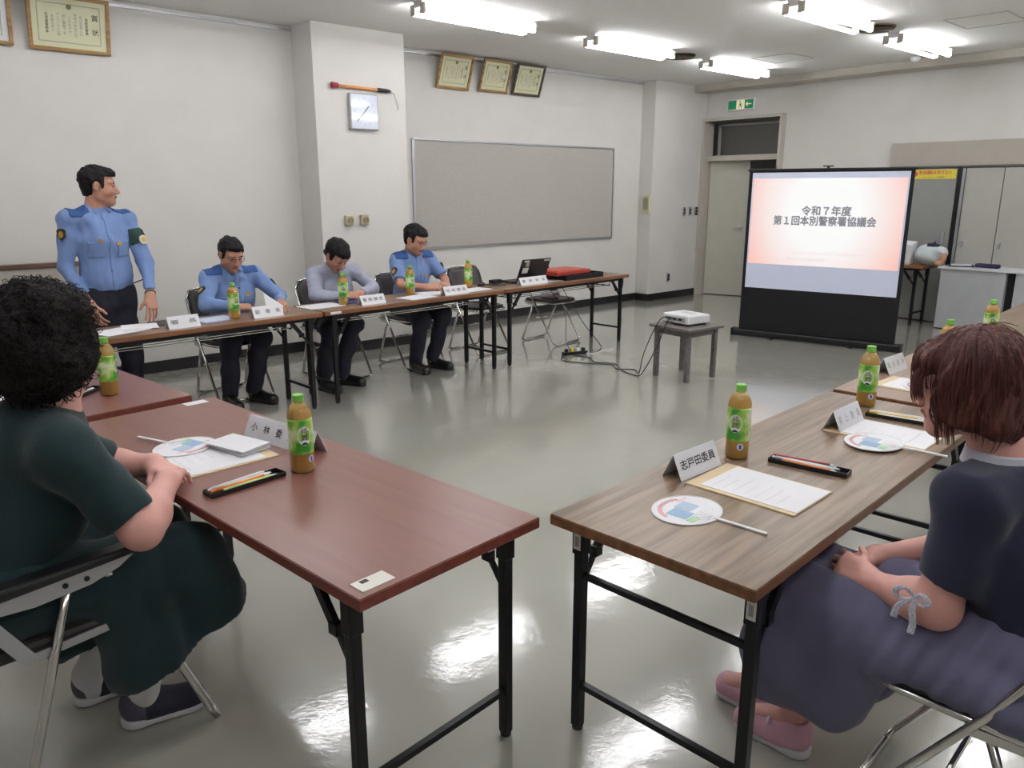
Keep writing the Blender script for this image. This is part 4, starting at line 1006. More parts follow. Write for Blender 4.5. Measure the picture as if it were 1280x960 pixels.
def man(base, label, fwd, head, hy, hp, hr, neck, chest, pel, sh, el, wr, hands, knees, ank, toes, shirt, short=False, hairvol=0, hs=1.0, standing=False, gl=False, police=True, seed=1, skin=None, lean=0):
    P_ = Person(base, label); skin = skin or M['skin_m']
    f = Vector((math.cos(D(fwd)), math.sin(D(fwd)), 0)); r = Vector((f.y, -f.x, 0)); z = Vector((0, 0, 1))
    head, neck, chest, pel = map(Vector, (head, neck, chest, pel)); sh = [Vector(q) for q in sh]; el = [Vector(q) for q in el]; wr = [Vector(q) for q in wr]
    R = axes(hy, hp, hr); S, Pt, paint = head_sd(head, R, hs)
    S.cap(Pt(0, -.03, -.06), neck, .054*hs, .058, k=.02); S.cap(neck, chest+z*.06, .06, .09, k=.04)
    pieces = [S.mesh(.0042)]
    # torso and limbs under the clothes, hands bare
    B = SD(); B.cap(chest+z*.08, pel, .12, .12, k=.05, n=f, sq=1.3); B.cap(sh[0], sh[1], .05, k=.05)
    for i in (0, 1):
        B.cap(sh[i], el[i], .04, .035, k=.03); B.cap(pel+r*(-.09, .09)[i], knees[i], .07, .05, k=.04); B.cap(knees[i], ank[i], .048, .035, k=.03)
    pieces.append(B.mesh(.015))
    for i in (0, 1):
        H = SD(); H.cap(el[i], wr[i], .040 if short else .034, .0265, k=.02, ) ; hd, hn, cu, th = hands[i]
        H.cap(wr[i], wr[i]+Vector(hd).normalized()*.02, .0265, .024, k=.015)
        hand(H, wr[i]+Vector(hd).normalized()*.012, hd, hn, i == 0, curl=cu, thumb=th)
        pieces.append(H.mesh(.0042))
    P_.body = P_.add('body', pieces, [skin, M['lip'], M['eyedark'], M['brow']], paint)
    P_.hair = short_hair(P_, R, head, hs, hairvol, seed=seed)
    if gl: glasses(P_, Pt, M['black_metal'])
    # shirt
    T = SD(); waist = pel+(chest-pel)*.35+f*.01
    T.cap(pel+z*.06, waist, .138, .148, k=.05, n=f, sq=1.35); T.cap(waist, chest, .148, .158, k=.06, n=f, sq=1.32)
    T.cap(chest, chest+z*.10, .158, .12, k=.05, n=f, sq=1.35)
    for i in (0, 1):
        T.cap(chest+z*.12+r*(-.05, .05)[i], sh[i], .06, .052, k=.045)
        T.cap(neck-z*.025, sh[i], .045, .046, k=.045)
    T.cap(neck-z*.07, neck-z*.005, .078, .058, k=.03)
    for i in (0, 1):
        T.cap(sh[i], el[i], .060, .049, k=.03) if not short else T.cap(sh[i], sh[i]+(el[i]-sh[i])*.85, .062, .060, k=.03, clip=[(sh[i]+(el[i]-sh[i])*.80, el[i]-sh[i])])
        if not short:
            e2 = el[i]+(wr[i]-el[i])*.93; T.cap(el[i], e2, .048, .038, k=.02, clip=[(e2-(wr[i]-el[i])*.03, wr[i]-el[i])])
    w1 = wob((34, 34, 22), .0095, seed, 6); w2 = wob((85, 80, 55), .0035, seed+3, 6)
    T.cap(neck+z*.02, neck+z*.14, .05, .09, k=.01, sub=True)
    V = T.mesh(.0085, disp=lambda X, Y, Z: w1(X, Y, Z)+w2(X, Y, Z), cuts=[((pel+z*(.0 if not standing else .035)), (0, 0, -1))])
    st = P_.shirt = P_.add('shirt', [V], shirt)
    # collar: two points
    cw = MB(); L = P_.local
    for s in (-1, 1):
        a = neck+f*.062+z*.018; b_ = neck+r*s*.066+z*.045-f*.01; c = neck-f*.05+z*.05; d = neck+r*s*.072+z*.012; e = neck+f*.088+r*s*.045-z*.035; g = neck-f*.066+z*.02
        cw.add([L(v) for v in (a, b_, c, g, d+f*.01, e)], [(0, 1, 4, 5), (1, 2, 3, 4)])
    cl = cw.build('collar', shirt, st, smooth=False); m_ = cl.modifiers.new('thickness', 'SOLIDIFY'); m_.thickness = .006
    # placket and buttons
    for k in range(5):
        tp = chest+z*(.07-.085*k)+f*.2; o = badge(P_, st, tp, .012, .012, M['ink'] if police else M['tagwhite'], 'button', .002)
    decal(P_, st, lambda C: (np.abs((C-np.array(neck))@np.array(r)) < .014) & ((C-np.array(neck))@np.array(f) > .05) & (C[:, 2] < neck.z-.03), 'placket', shirt, .0035)
    if police:
        for s in (-1, 1):
            decal(P_, st, lambda C: (((C-np.array(neck))@np.array(r))*s > .078) & (((C-np.array(neck))@np.array(r))*s < .195) & (np.abs((C-np.array(neck))@np.array(f)-.005) < .06) & (C[:, 2] > sh[0].z+.022), 'shoulder_yoke', M['policedark'], .004)
        for s, i in ((-1, 0), (1, 1)):
            q = sh[i]+(el[i]-sh[i])*.3
            b1 = badge(P_, st, q+r*s*.1+f*.05, .062, .075, M['emblem'], 'sleeve_emblem', .004, shape='shield'); 
            me_ = b1
            badge(P_, st, q+r*s*.1+f*.05, .034, .044, M['gold'], 'emblem_crest', .004, parent=b1, lift=.004)
        badge(P_, st, chest-r*.085+f*.2+z*.0, .05, .022, M['gold'], 'name_badge', .003)
        badge(P_, st, chest+r*.085+f*.2-z*.0, .028, .028, mat('copper badge', (190, 140, 100), .4, .4), 'round_badge', .003)
    for s in (-1, 1):
        pk = decal(P_, st, lambda C: (np.abs((C-np.array(chest))@np.array(r)-s*.085) < .045) & (np.abs(C[:, 2]-chest.z+.055) < .05) & ((C-np.array(chest))@np.array(f) > .03), 'pocket', shirt, .004)
    # trousers
    T = SD(); T.cap(pel+z*.08, pel-z*.02, .135, .145, k=.05, n=f, sq=1.3)
    for i in (0, 1):
        h_ = pel+r*(-.085, .085)[i]
        T.cap(h_, knees[i], .098, .075, k=.05); a2 = Vector(ank[i])+z*.0; T.cap(knees[i], a2, .073, .058, k=.03, clip=[(a2-(Vector(ank[i])-Vector(knees[i]))*.0, a2-Vector(knees[i]))])
    w3 = wob((28, 28, 34), .011, seed+9, 6); w4 = wob((75, 75, 60), .004, seed+19, 6)
    V = T.mesh(.0105, disp=lambda X, Y, Z: w3(X, Y, Z)+w4(X, Y, Z), cuts=[(pel+z*(.06 if not standing else .06), (0, 0, 1))])
    tr = P_.add('trousers', [V], M['navytrouser'])
    if standing:
        V = SD().cap(pel+z*.06, pel+z*.035, .146, .146, n=f, sq=1.3).mesh(.008, cuts=[(pel+z*.062, (0, 0, 1)), (pel+z*.028, (0, 0, -1))]); P_.add('belt', [V], M['black'], parent=tr)
    for i in (0, 1):
        shoe(P_, (ank[i][0]-f.x*.06, ank[i][1]-f.y*.06, 0), math.degrees(math.atan2(toes[i][1], toes[i][0])), .28, M['shoe_black'], M['black'], 'shoe')
    P_.R = R; P_.Pt = Pt; P_.f = f; P_.r = r
    return P_
# note: index 0 = the person's left hand side is +(-r); r = person's right... r=(f.y,-f.x)
pl = M['police']
dn = (0, 0, 1)
# ---- standing man (faces the camera, head turned to the screen)
ps = man((1.45, 5.76, 0), 'person standing in light blue uniform shirt, one hand on the far table', -78,
    (1.478, 5.735, 1.577), -22, -4, 0, (1.445, 5.765, 1.435), (1.45, 5.75, 1.22), (1.452, 5.77, .86),
    [(1.635, 5.79, 1.355), (1.262, 5.74, 1.362)], [(1.70, 5.70, 1.06), (1.215, 5.74, 1.06)], [(1.655, 5.53, .865), (1.30, 5.66, .83)],
    [((-.12, -.42, -.9), (.3, -.85, .35), [.1, .16, .2, .3], .5), ((.2, -.3, -.9), (-.7, -.6, .1), .4, .4)],
    [(1.545, 5.74, .47), (1.36, 5.74, .47)], [(1.55, 5.76, .07), (1.355, 5.76, .07)], [(.1, -1), (-.15, -1)], pl, standing=True, seed=3, hs=1.04)
# arm band with emblem on his left arm, wrist watch
_a = Vector((1.635, 5.79, 1.355)); _b = Vector((1.70, 5.70, 1.06)); _c = np.array(_a+(_b-_a)*.42); _n = np.array((_b-_a).normalized())
ab = decal(ps, ps.shirt, lambda C: (np.abs((C-_c)@_n) < .05) & (((C-_c)**2).sum(1) < .0095) & (C[:, 0] > _c[0]-.052), 'armband', M['armband'], .006)
bb = badge(ps, ps.shirt, Vector(_c)+Vector((.06, -.12, 0)), .062, .062, mat('silver emblem', (190, 190, 180), .4, .3), 'armband_emblem', .004, parent=ab, lift=.006)
badge(ps, ps.shirt, Vector(_c)+Vector((.06, -.12, 0)), .034, .034, M['gold'], 'emblem_crest', .004, parent=ab, lift=.008)
wv = (Vector((1.70, 5.70, 1.06))-Vector((1.655, 5.53, .865))).normalized(); wc = ps.local(Vector((1.655, 5.53, .865))+wv*.008)
wa = wv.orthogonal().normalized(); wb = wv.cross(wa)
MB().tube([wc+(wa*math.cos(a*math.pi/8)+wb*math.sin(a*math.pi/8))*.031 for a in range(16)], .006, 6, closed=True).build('wrist_watch', mat('watch metal', (90, 88, 84), .3, .7), ps.t, smooth=True)
MB().tube([ps.local((1.585, 5.66, .93)), ps.local((1.66, 5.60, .965))], .004, 6).build('pen', M['ink'], ps.t)
# ---- seated men
def feet(a, b): return a, b
man((2.3, 5.72, 0), 'seated person with glasses in long-sleeved light blue uniform shirt next to the standing person', -90,
    (2.262, 5.60, 1.095), -84, -24, 0, (2.285, 5.69, .995), (2.30, 5.74, .79), (2.30, 5.84, .52),
    [(2.475, 5.73, .925), (2.125, 5.71, .925)], [(2.59, 5.56, .765), (2.035, 5.56, .75)], [(2.505, 5.36, .745), (2.17, 5.40, .74)],
    [((-.35, -.9, -.05), (0, -.1, 1), .45, .4), ((.9, -.35, -.05), (0, -.3, 1), .6, .4)],
    [(2.36, 5.42, .5), (2.14, 5.45, .49)], [(2.30, 5.50, .07), (2.11, 5.48, .07)], [(.35, -1), (-.05, -1)], pl, gl=True, seed=11, hs=.98)
man((3.17, 5.74, 0), 'seated person in a grey shirt, head bowed low over clasped hands', -88,
    (3.10, 5.56, 1.04), -80, -44, 0, (3.145, 5.69, .965), (3.16, 5.75, .77), (3.17, 5.85, .52),
    [(3.335, 5.74, .885), (2.975, 5.72, .885)], [(3.40, 5.52, .765), (2.86, 5.50, .755)], [(3.20, 5.40, .745), (3.03, 5.37, .74)],
    [((-.75, -.6, 0), (.2, -.4, .9), .7, .4), ((.75, -.45, .1), (-.2, -.5, .85), .7, .4)],
    [(3.13, 5.40, .5), (2.90, 5.38, .49)], [(3.05, 5.52, .07), (2.86, 5.45, .07)], [(.5, -1), (.1, -1)], M['greyshirt'], hairvol=.008, police=False, seed=21)
man((3.96, 5.76, 0), 'seated person with glasses in short-sleeved light blue uniform shirt, hands clasped', -90,
    (3.93, 5.66, 1.13), -72, -22, 0, (3.945, 5.74, 1.02), (3.955, 5.77, .82), (3.96, 5.86, .52),
    [(4.125, 5.76, .945), (3.785, 5.75, .945)], [(4.19, 5.60, .765), (3.70, 5.58, .755)], [(4.07, 5.42, .745), (3.87, 5.43, .74)],
    [((-.7, -.6, .1), (.2, -.3, .9), .8, .4), ((.8, -.5, .05), (-.1, -.4, .9), .8, .4)],
    [(4.03, 5.42, .5), (3.80, 5.42, .49)], [(3.97, 5.52, .07), (3.79, 5.52, .07)], [(.3, -1), (-.05, -1)], pl, short=True, gl=True, hairvol=.004, seed=31)
# ---------------------------------------------------------------- left woman
def bare_arm(el, wr, hd, hn, left, curl, th, r0=.045, r1=.028, sh=None, h=.004, s=.95):
    H = SD(); el = Vector(el); wr = Vector(wr)
    if sh is not None: H.cap(sh, el, .056, .046, k=.03)
    m = el+(wr-el)*.3
    H.cap(el, m, r0, r0*1.0, k=.03); H.cap(m, wr, r0*.98, r1, k=.03); H.cap(wr, wr+Vector(hd).normalized()*.02, r1, r1*.92, k=.02)
    hand(H, wr+Vector(hd).normalized()*.01, hd, hn, left, curl=curl, thumb=th, s=s)
    return H.mesh(h)
def woman_left():
    base = (.3, 2.28, 0)
    P_ = Person(base, 'person with curly black hair and dark green dress seated in the left foreground')
    z = Vector((0, 0, 1)); f = Vector((1, .1, 0)).normalized(); r = Vector((f.y, -f.x, 0))
    head = Vector((.425, 2.275, 1.145)); neck = Vector((.405, 2.27, .985)); chest = Vector((.33, 2.265, .80)); pel = Vector((.17, 2.27, .54))
    shR = Vector((.39, 2.09, .915)); shL = Vector((.40, 2.45, .915)); elR = Vector((.515, 2.01, .70)); elL = Vector((.56, 2.53, .72))
    wrR = Vector((.638, 2.175, .752)); wrL = Vector((.67, 2.40, .735))
    R = axes(12, -10, 0); S, Pt, paint = head_sd(head, R, .97)
    S.cap(Pt(0, -.03, -.06), neck, .05, .052, k=.02); S.cap(neck, chest+z*.1, .055, .1, k=.05)
    pc = [S.mesh(.0045)]
    B = SD(); B.cap(chest+z*.06, pel, .12, .14, k=.05, n=f, sq=1.25)
    kn = [Vector((.64, 2.42, .50)), Vector((.66, 2.17, .50))]; an = [Vector((.42, 2.44, .10)), Vector((.52, 2.235, .10))]
    for i, s_ in ((0, -1), (1, 1)):
        B.cap(pel+r*s_*.09, kn[i], .08, .055, k=.04); B.cap(kn[i], kn[i]+(an[i]-kn[i])*.4, .054, .053, k=.03); B.cap(kn[i]+(an[i]-kn[i])*.4, an[i], .053, .034, k=.03)
    pc.append(B.mesh(.01))
    pc.append(bare_arm(elR, wrR, (.45, .85, -.12), (-.15, .05, 1), False, [.35, .4, .45, .5], .9, sh=shR, r0=.05, r1=.031))
    pc.append(bare_arm(elL, wrL, (.2, -.95, -.1), (.05, .1, 1), True, .5, .5, sh=shL, r0=.048, r1=.03))
    P_.add('body', pc, [M['skin_w'], M['lip'], M['eyedark'], M['brow']], paint)
    # hair: fluffy curls
    S = SD(); Rn = np.array(R); c = head
    S.ell(c+R @ Vector((0, -.035, .045)), (.134, .135, .12), Rn, k=.04); S.ell(c+R @ Vector((-.04, -.05, -.02)), (.10, .11, .105), Rn, k=.05); S.ell(c+R @ Vector((.05, -.045, -.025)), (.10, .105, .105), Rn, k=.05)
    S.ell(c+R @ Vector((0, -.03, .10)), (.09, .09, .07), Rn, k=.05)
    S.ell(c+R @ Vector((0, .13, -.04)), (.07, .09, .095), Rn, k=.03, sub=True)
    a1 = wob((40, 40, 40), .012, 5, 7); a2 = wob((120, 120, 120), .006, 6, 7); a3 = wob((260, 260, 260), .004, 8, 6)
    V = S.mesh(.0055, disp=lambda X, Y, Z: a1(X, Y, Z)+a2(X, Y, Z)+a3(X, Y, Z))
    hr_ = P_.add('hair', [V], M['hair_curl'])
    rng = random.Random(5); cu = MB()
    vv, qq = V
    for i in range(900):
        p = Vector(vv[rng.randrange(len(vv))].tolist()); d = (p-(c+R @ Vector((0, -.03, .02)))).normalized()
        if (R.transposed() @ (p-c)).y > .06 and (R.transposed() @ (p-c)).z < .06: continue
        t_ = d.orthogonal().normalized(); t_.rotate(Matrix.Rotation(rng.uniform(0, 6.28), 3, d)); pts = []
        rr = rng.uniform(.006, .014); L_ = rng.uniform(.5, 1.6)
        for k in range(7):
            a = k*L_; pts.append(P_.local(p-d*.004+d*rr*(1-math.cos(a))*.8+t_*rr*math.sin(a)+d.cross(t_)*k*.0025-z*.001*k))
        cu.tube(pts, [.0011]*6+[.0004], 3, cap=False)
    o = cu.build('loose_curls', M['hair_curl'], hr_, smooth=True); o['kind'] = 'stuff'
    # dress: bodice with elbow sleeves
    T = SD(); T.cap(pel+z*.0, chest-z*.04, .172, .155, k=.06, n=f, sq=1.25); T.cap(chest-z*.04, chest+z*.06, .155, .152, k=.05, n=f, sq=1.3)
    for sh, el in ((shR, elR), (shL, elL)):
        T.cap(chest+z*.10, sh, .08, .066, k=.06); T.cap(neck-z*.045, sh, .05, .052, k=.06)
        e2 = sh+(el-sh)*.98; T.cap(sh, e2, .072, .073, k=.04, clip=[(sh+(el-sh)*.86, el-sh)])
    T.cap(neck-z*.09-f*.02, neck-z*.02, .085, .062, k=.04)
    T.cap(neck+z*.005+f*.0, neck+z*.12, .054, .1, k=.008, sub=True)
    w1 = wob((24, 24, 14), .014, 41, 6); w2 = wob((65, 60, 30), .005, 42)
    V = T.mesh(.0075, disp=lambda X, Y, Z: w1(X, Y, Z)+w2(X, Y, Z))
    dr = P_.add('dress', [V], M['green_dress'])
    # skirt
    T = SD(); T.cap(pel, pel-z*.02+f*.08, .19, .17, k=.05, n=(0, 0, 1), sq=1.2)
    for i, s_ in ((0, -1), (1, 1)):
        T.cap(pel+r*s_*.09+z*.01, kn[i]+z*.005, .115, .095, k=.07)
        T.cap(kn[i], Vector((kn[i].x-.02+.06, kn[i].y-.00*s_, .25)), .092, .12, k=.08)
        T.cap(kn[i]-f*.16-z*.02, Vector((an[i].x+.0, kn[i].y-.03*s_+(-.02 if s_ > 0 else 0), .27)), .10, .12, k=.08)
    T.cap(kn[1]+z*.0, Vector((.725, 2.12, .37)), .075, .08, k=.08); T.cap(kn[0], Vector((.74, 2.43, .37)), .07, .078, k=.08)
    w3 = wob((40, 40, 7), .018, 44, 6); w4 = wob((95, 95, 16), .004, 45)
    hp = Vector((.50, 2.2, .255)); hn = Vector((-.42, -.06, 1.0)).normalized()
    def disp(X, Y, Z):
        k = np.clip((.55-Z)/.35, 0, 1); return w3(X, Y, Z)*k+w4(X, Y, Z)
    V = T.mesh(.0085, disp=disp, cuts=[(hp, -hn)])
    P_.add('skirt', [V], M['green_dress'], parent=None)
    for i in (0, 1):
        V = SD().cap(an[i]+(kn[i]-an[i])*.32, an[i], .045, .040, k=.01).cap(an[i], an[i]-z*.05+f*.01, .040, .038, k=.02).mesh(.006, cuts=[(an[i]+(kn[i]-an[i])*.24, kn[i]-an[i])])
        P_.add('sock', [V], M['sock'])
    shoe(P_, (an[1].x-.065, an[1].y+.02, 0), -12, .245, M['shoe_navy'], M['sole'], heelm=M['shoe_grey'], w=.042)
    shoe(P_, (an[0].x-.045, an[0].y+.02, 0), -4, .245, M['shoe_navy'], M['sole'], heelm=M['shoe_grey'], w=.042)
    return P_
woman_left()
# ---------------------------------------------------------------- right woman
def woman_right():
    base = (1.92, .42, 0)
    P_ = Person(base, 'person seated in the right foreground with auburn bobbed hair, navy top and long grey-violet skirt')
    z = Vector((0, 0, 1)); f = Vector((-.12, 1, 0)).normalized(); r = Vector((f.y, -f.x, 0))
    head = Vector((1.885, .575, 1.125)); neck = Vector((1.93, .50, .975)); chest = Vector((1.945, .475, .80)); pel = Vector((1.955, .37, .535))
    shL = Vector((1.775, .50, .905)); shR = Vector((2.11, .53, .905)); elL = Vector((1.765, .535, .635)); elR = Vector((2.13, .56, .66))
    wrL = Vector((1.825, .705, .605)); wrR = Vector((1.985, .76, .60))
    R = axes(108, -6, 0); S, Pt, paint = head_sd(head, R, .98)
    S.cap(Pt(0, -.03, -.06), neck, .049, .052, k=.02); S.cap(neck, chest+z*.1, .054, .1, k=.05)
    pc = [S.mesh(.004)]
    kn = [Vector((1.79, .885, .49)), Vector((1.96, .90, .49))]; an = [Vector((1.86, .885, .10)), Vector((1.94, 1.01, .10))]
    B = SD(); B.cap(chest+z*.06, pel, .12, .14, k=.05, n=f, sq=1.25)
    for i, s_ in ((0, -1), (1, 1)):
        B.cap(pel+r*s_*.09, kn[i], .08, .055, k=.04); B.cap(kn[i], kn[i]+(an[i]-kn[i])*.4, .05, .05, k=.03); B.cap(kn[i]+(an[i]-kn[i])*.4, an[i], .05, .033, k=.03); B.cap(an[i], an[i]+f*.12-z*.05, .036, .03, k=.02)
    pc.append(B.mesh(.009))
    pc.append(bare_arm(elL, wrL, (.3, .92, .05), (-.75, .25, .75), True, [.5, .55, .6, .6], .6, sh=shL, r0=.046, r1=.029, h=.0036))
    pc.append(bare_arm(elR, wrR, (-.85, .45, -.05), (.1, .3, .9), False, .4, .5, sh=shR, r0=.046, r1=.029))
    P_.add('body', pc, [M['skin_w'], M['lip'], M['eyedark'], M['brow']], paint)
    # bob hair
    S = SD(); Rn = np.array(R); c = head
    def E(x, y, zz, a, b, d, k=.02, sub=False): S.ell(c+R @ Vector((x, y, zz)), (a, b, d), Rn, k=k, sub=sub)
    E(0, -.02, .042, .092, .108, .092, .03); E(0, -.035, -.035, .092, .088, .095, .04); E(-.03, -.055, -.075, .055, .05, .045, .03); E(.03, -.055, -.075, .055, .05, .045, .03)
    for x in (-1, 1): E(x*.078, .022, -.02, .018, .045, .075, .02)
    E(0, .075, .062, .062, .03, .03, .03)
    E(0, .145, -.04, .105, .10, .098, .012, True); E(0, .05, -.125, .05, .075, .05, .02, True)
    def stri(X, Y, Z):
        q0 = (X-c.x)*R[0][0]+(Y-c.y)*R[1][0]+(Z-c.z)*R[2][0]; q1 = (X-c.x)*R[0][1]+(Y-c.y)*R[1][1]+(Z-c.z)*R[2][1]
        th = np.arctan2(q0, q1+.02); zz = Z-c.z
        return (.0022*np.sin(th*34+6*np.sin(zz*18)+3*np.sin(th*5))+.0018*np.sin(th*71+4*np.sin(zz*25))+.003*np.sin(th*9+zz*30)).astype(np.float32)
    V = S.mesh(.0042, disp=stri, cuts=[(c+R @ Vector((0, 0, -.088)), R @ Vector((0, .4, -1)))]); hr_ = P_.add('hair', [V], M['hair_red'])
    vv = V[0]; rng = random.Random(9); cu = MB(); Rt = R.transposed()
    cr_ = c+R @ Vector((0, -.02, .10))
    for i in range(1100):
        p = Vector(vv[rng.randrange(len(vv))].tolist()); q = Rt @ (p-c)
        if q.z < -.05 and q.y > -.0: continue
        if q.z < -.085: continue
        pts = []; n_ = Vector((q.x*1.15, q.y+.02, q.z*.6)).normalized()
        d = Vector((0, 0, -1)); d = (d-n_*d.dot(n_)).normalized() if abs(n_.z) < .97 else Vector((q.x, q.y, 0)).normalized()
        L_ = rng.uniform(.03, .07)
        for k in range(5):
            u = k/4; pts.append(P_.local(c+R @ (q+n_*(.0022+.002*math.sin(u*3))+d*L_*u-n_*.012*u*u+Vector((0, 0, 0)))))
        cu.tube(pts, [.0009, .0012, .0012, .001, .0004], 3, cap=False)
    # wisps at the fringe
    for i in range(60):
        x = rng.uniform(-.075, .03); q = Vector((x, .088+rng.uniform(-.01, .012), .05)); pts = []
        for k in range(6):
            u = k/5; pts.append(P_.local(c+R @ (q+Vector((-.012*u*(1 if x < 0 else -1), .012*math.sin(u*2.5), -.075*u)))))
        cu.tube(pts, [.0013]*5+[.0004], 3, cap=False)
    for i in range(70):
        q = Vector((-.084+rng.uniform(-.006, .006), .03+rng.uniform(-.02, .02), .03)); pts = []
        for k in range(6):
            u = k/5; pts.append(P_.local(c+R @ (q+Vector((.004*u, .012*math.sin(u*2.2), -(.09+.03*(i % 3))*u)))))
        cu.tube(pts, [.0013]*5+[.0004], 3, cap=False)
    o = cu.build('loose_strands', M['hair_red'], hr_, smooth=True); o['kind'] = 'stuff'
    # top
    T = SD(); T.cap(pel+z*.03, chest-z*.03, .165, .155, k=.06, n=f, sq=1.25); T.cap(chest-z*.03, chest+z*.06, .155, .148, k=.05, n=f, sq=1.3)
    for sh, el in ((shR, elR), (shL, elL)):
        T.cap(chest+z*.10, sh, .075, .064, k=.05); T.cap(neck-z*.05, sh, .048, .05, k=.05)
        e2 = sh+(el-sh)*1.0; T.cap(sh, e2, .07, .062, k=.035, clip=[(sh+(el-sh)*.76, el-sh)])
    T.cap(neck-z*.09-f*.01, neck-z*.02, .085, .066, k=.03)
    T.cap(neck-z*.01+f*.01, neck+z*.12, .066, .1, k=.006, sub=True)
    w1 = wob((24, 24, 16), .011, 51, 6); w2 = wob((70, 65, 35), .004, 52)
    V = T.mesh(.0065, disp=lambda X, Y, Z: w1(X, Y, Z)+w2(X, Y, Z), cuts=[(pel+z*.06, Vector((0, .35, -1))), (neck-z*.006, Vector((0, .0, 1)))])
    tp = P_.add('knit_top', [V], M['navy_top'])
    T = SD(); T.cap(neck-z*.05, neck+z*.0, .086, .074, k=.01); T.cap(neck-z*.06, neck+z*.1, .06, .068, k=.004, sub=True)
    P_.add('white_collar', [T.mesh(.004, cuts=[(neck+z*.010, Vector((0, -.0, 1))), (neck-z*.03, (0, 0, -1))])], M['collar_white'], parent=tp)
    # sleeve ribbon bow
    rb = MB(); q = elL+(shL-elL)*.14+Vector((-.068, .03, .0)); L = P_.local
    def crv(pts, w_=.0036):
        P3 = [Vector(p) for p in pts]; out = []
        for a_ in range(len(P3)-1):
            p0, p1, p2, p3 = P3[max(a_-1, 0)], P3[a_], P3[a_+1], P3[min(a_+2, len(P3)-1)]
            for k in range(5):
                u = k/5; out.append(L(q+.5*((2*p1)+(p2-p0)*u+(2*p0-5*p1+4*p2-p3)*u*u+(3*p1-p0-3*p2+p3)*u**3)))
        out.append(L(q+P3[-1])); rb.tube(out, w_, 6)
    for o_ in (0, .004, .008):
        crv([(0, 0, 0), (-.006, .018+o_, .018), (-.008, .036+o_, .006), (-.006, .03, -.012), (0, 0, -.002)])
        crv([(0, 0, 0), (-.006, -.012-o_, .014), (-.008, -.026-o_, .0), (-.006, -.018, -.012), (0, 0, -.002)])
        crv([(0, 0, 0), (-.006, -.003+o_, -.03), (-.006, -.008+o_, -.058), (-.006, -.006+o_, -.085)])
        crv([(0, 0, 0), (-.006, .018+o_, -.02), (-.006, .03+o_, -.04), (-.004, .034+o_, -.062)])
    rb.build('sleeve_ribbon', mat('striped ribbon', (190, 190, 204), .8, var=.35, scale=260), tp, smooth=True)
    # long skirt
    T = SD(); T.cap(pel-f*.03, pel+f*.1-z*.01, .175, .16, k=.06, n=(0, 0, 1), sq=1.25)
    for i, s_ in ((0, -1), (1, 1)):
        T.cap(pel+r*s_*.09-z*.01, kn[i]+z*.005, .128, .088, k=.07)
        T.cap(kn[i], Vector((kn[i].x+.02*s_, kn[i].y+.01, .34)), .085, .09, k=.07)
        T.cap(Vector((kn[i].x+.02*s_, kn[i].y+.01, .34)), Vector((1.88+.07*s_, .92, .19)), .09, .08, k=.07)
        T.cap(kn[i]-f*.20-z*.03, Vector((1.87+.08*s_, .76, .28)), .085, .09, k=.08)
    T.cap(Vector((1.75, .33, .475)), Vector((1.745, .60, .48)), .05, .05, k=.05); T.cap(Vector((2.08, .33, .475)), Vector((2.08, .60, .48)), .05, .05, k=.05)
    w3 = wob((26, 26, 12), .018, 61, 6); w4 = wob((70, 70, 20), .005, 62)
    fd = Vector((1.82, .60, .6))
    def disp(X, Y, Z):
        d = np.sqrt((X-1.80)**2+(Y-.52)**2+(Z-.53)**2); k = np.exp(-(d/.16)**2)
        low = np.clip((.5-Z)/.4, 0, 1)
        return (w3(X, Y, Z)*(.5+.6*low)+w4(X, Y, Z)+k*.006*np.sin((Y*.9+Z*.35-X*.2)*150+8*Z)).astype(np.float32)
    V = T.mesh(.0075, disp=disp, cuts=[(Vector((1.87, .85, .195)), Vector((0, .12, -1)))])
    P_.add('skirt', [V], M['purple_skirt'])
    for i, (yw) in ((0, 96), (1, 92)):
        shoe(P_, (an[i].x, an[i].y-.06, 0), yw, .235, M['shoe_pink'], M['sole'], tongue=mat('pale strap', (226, 204, 214), .7), w=.04)
    return P_
woman_right()
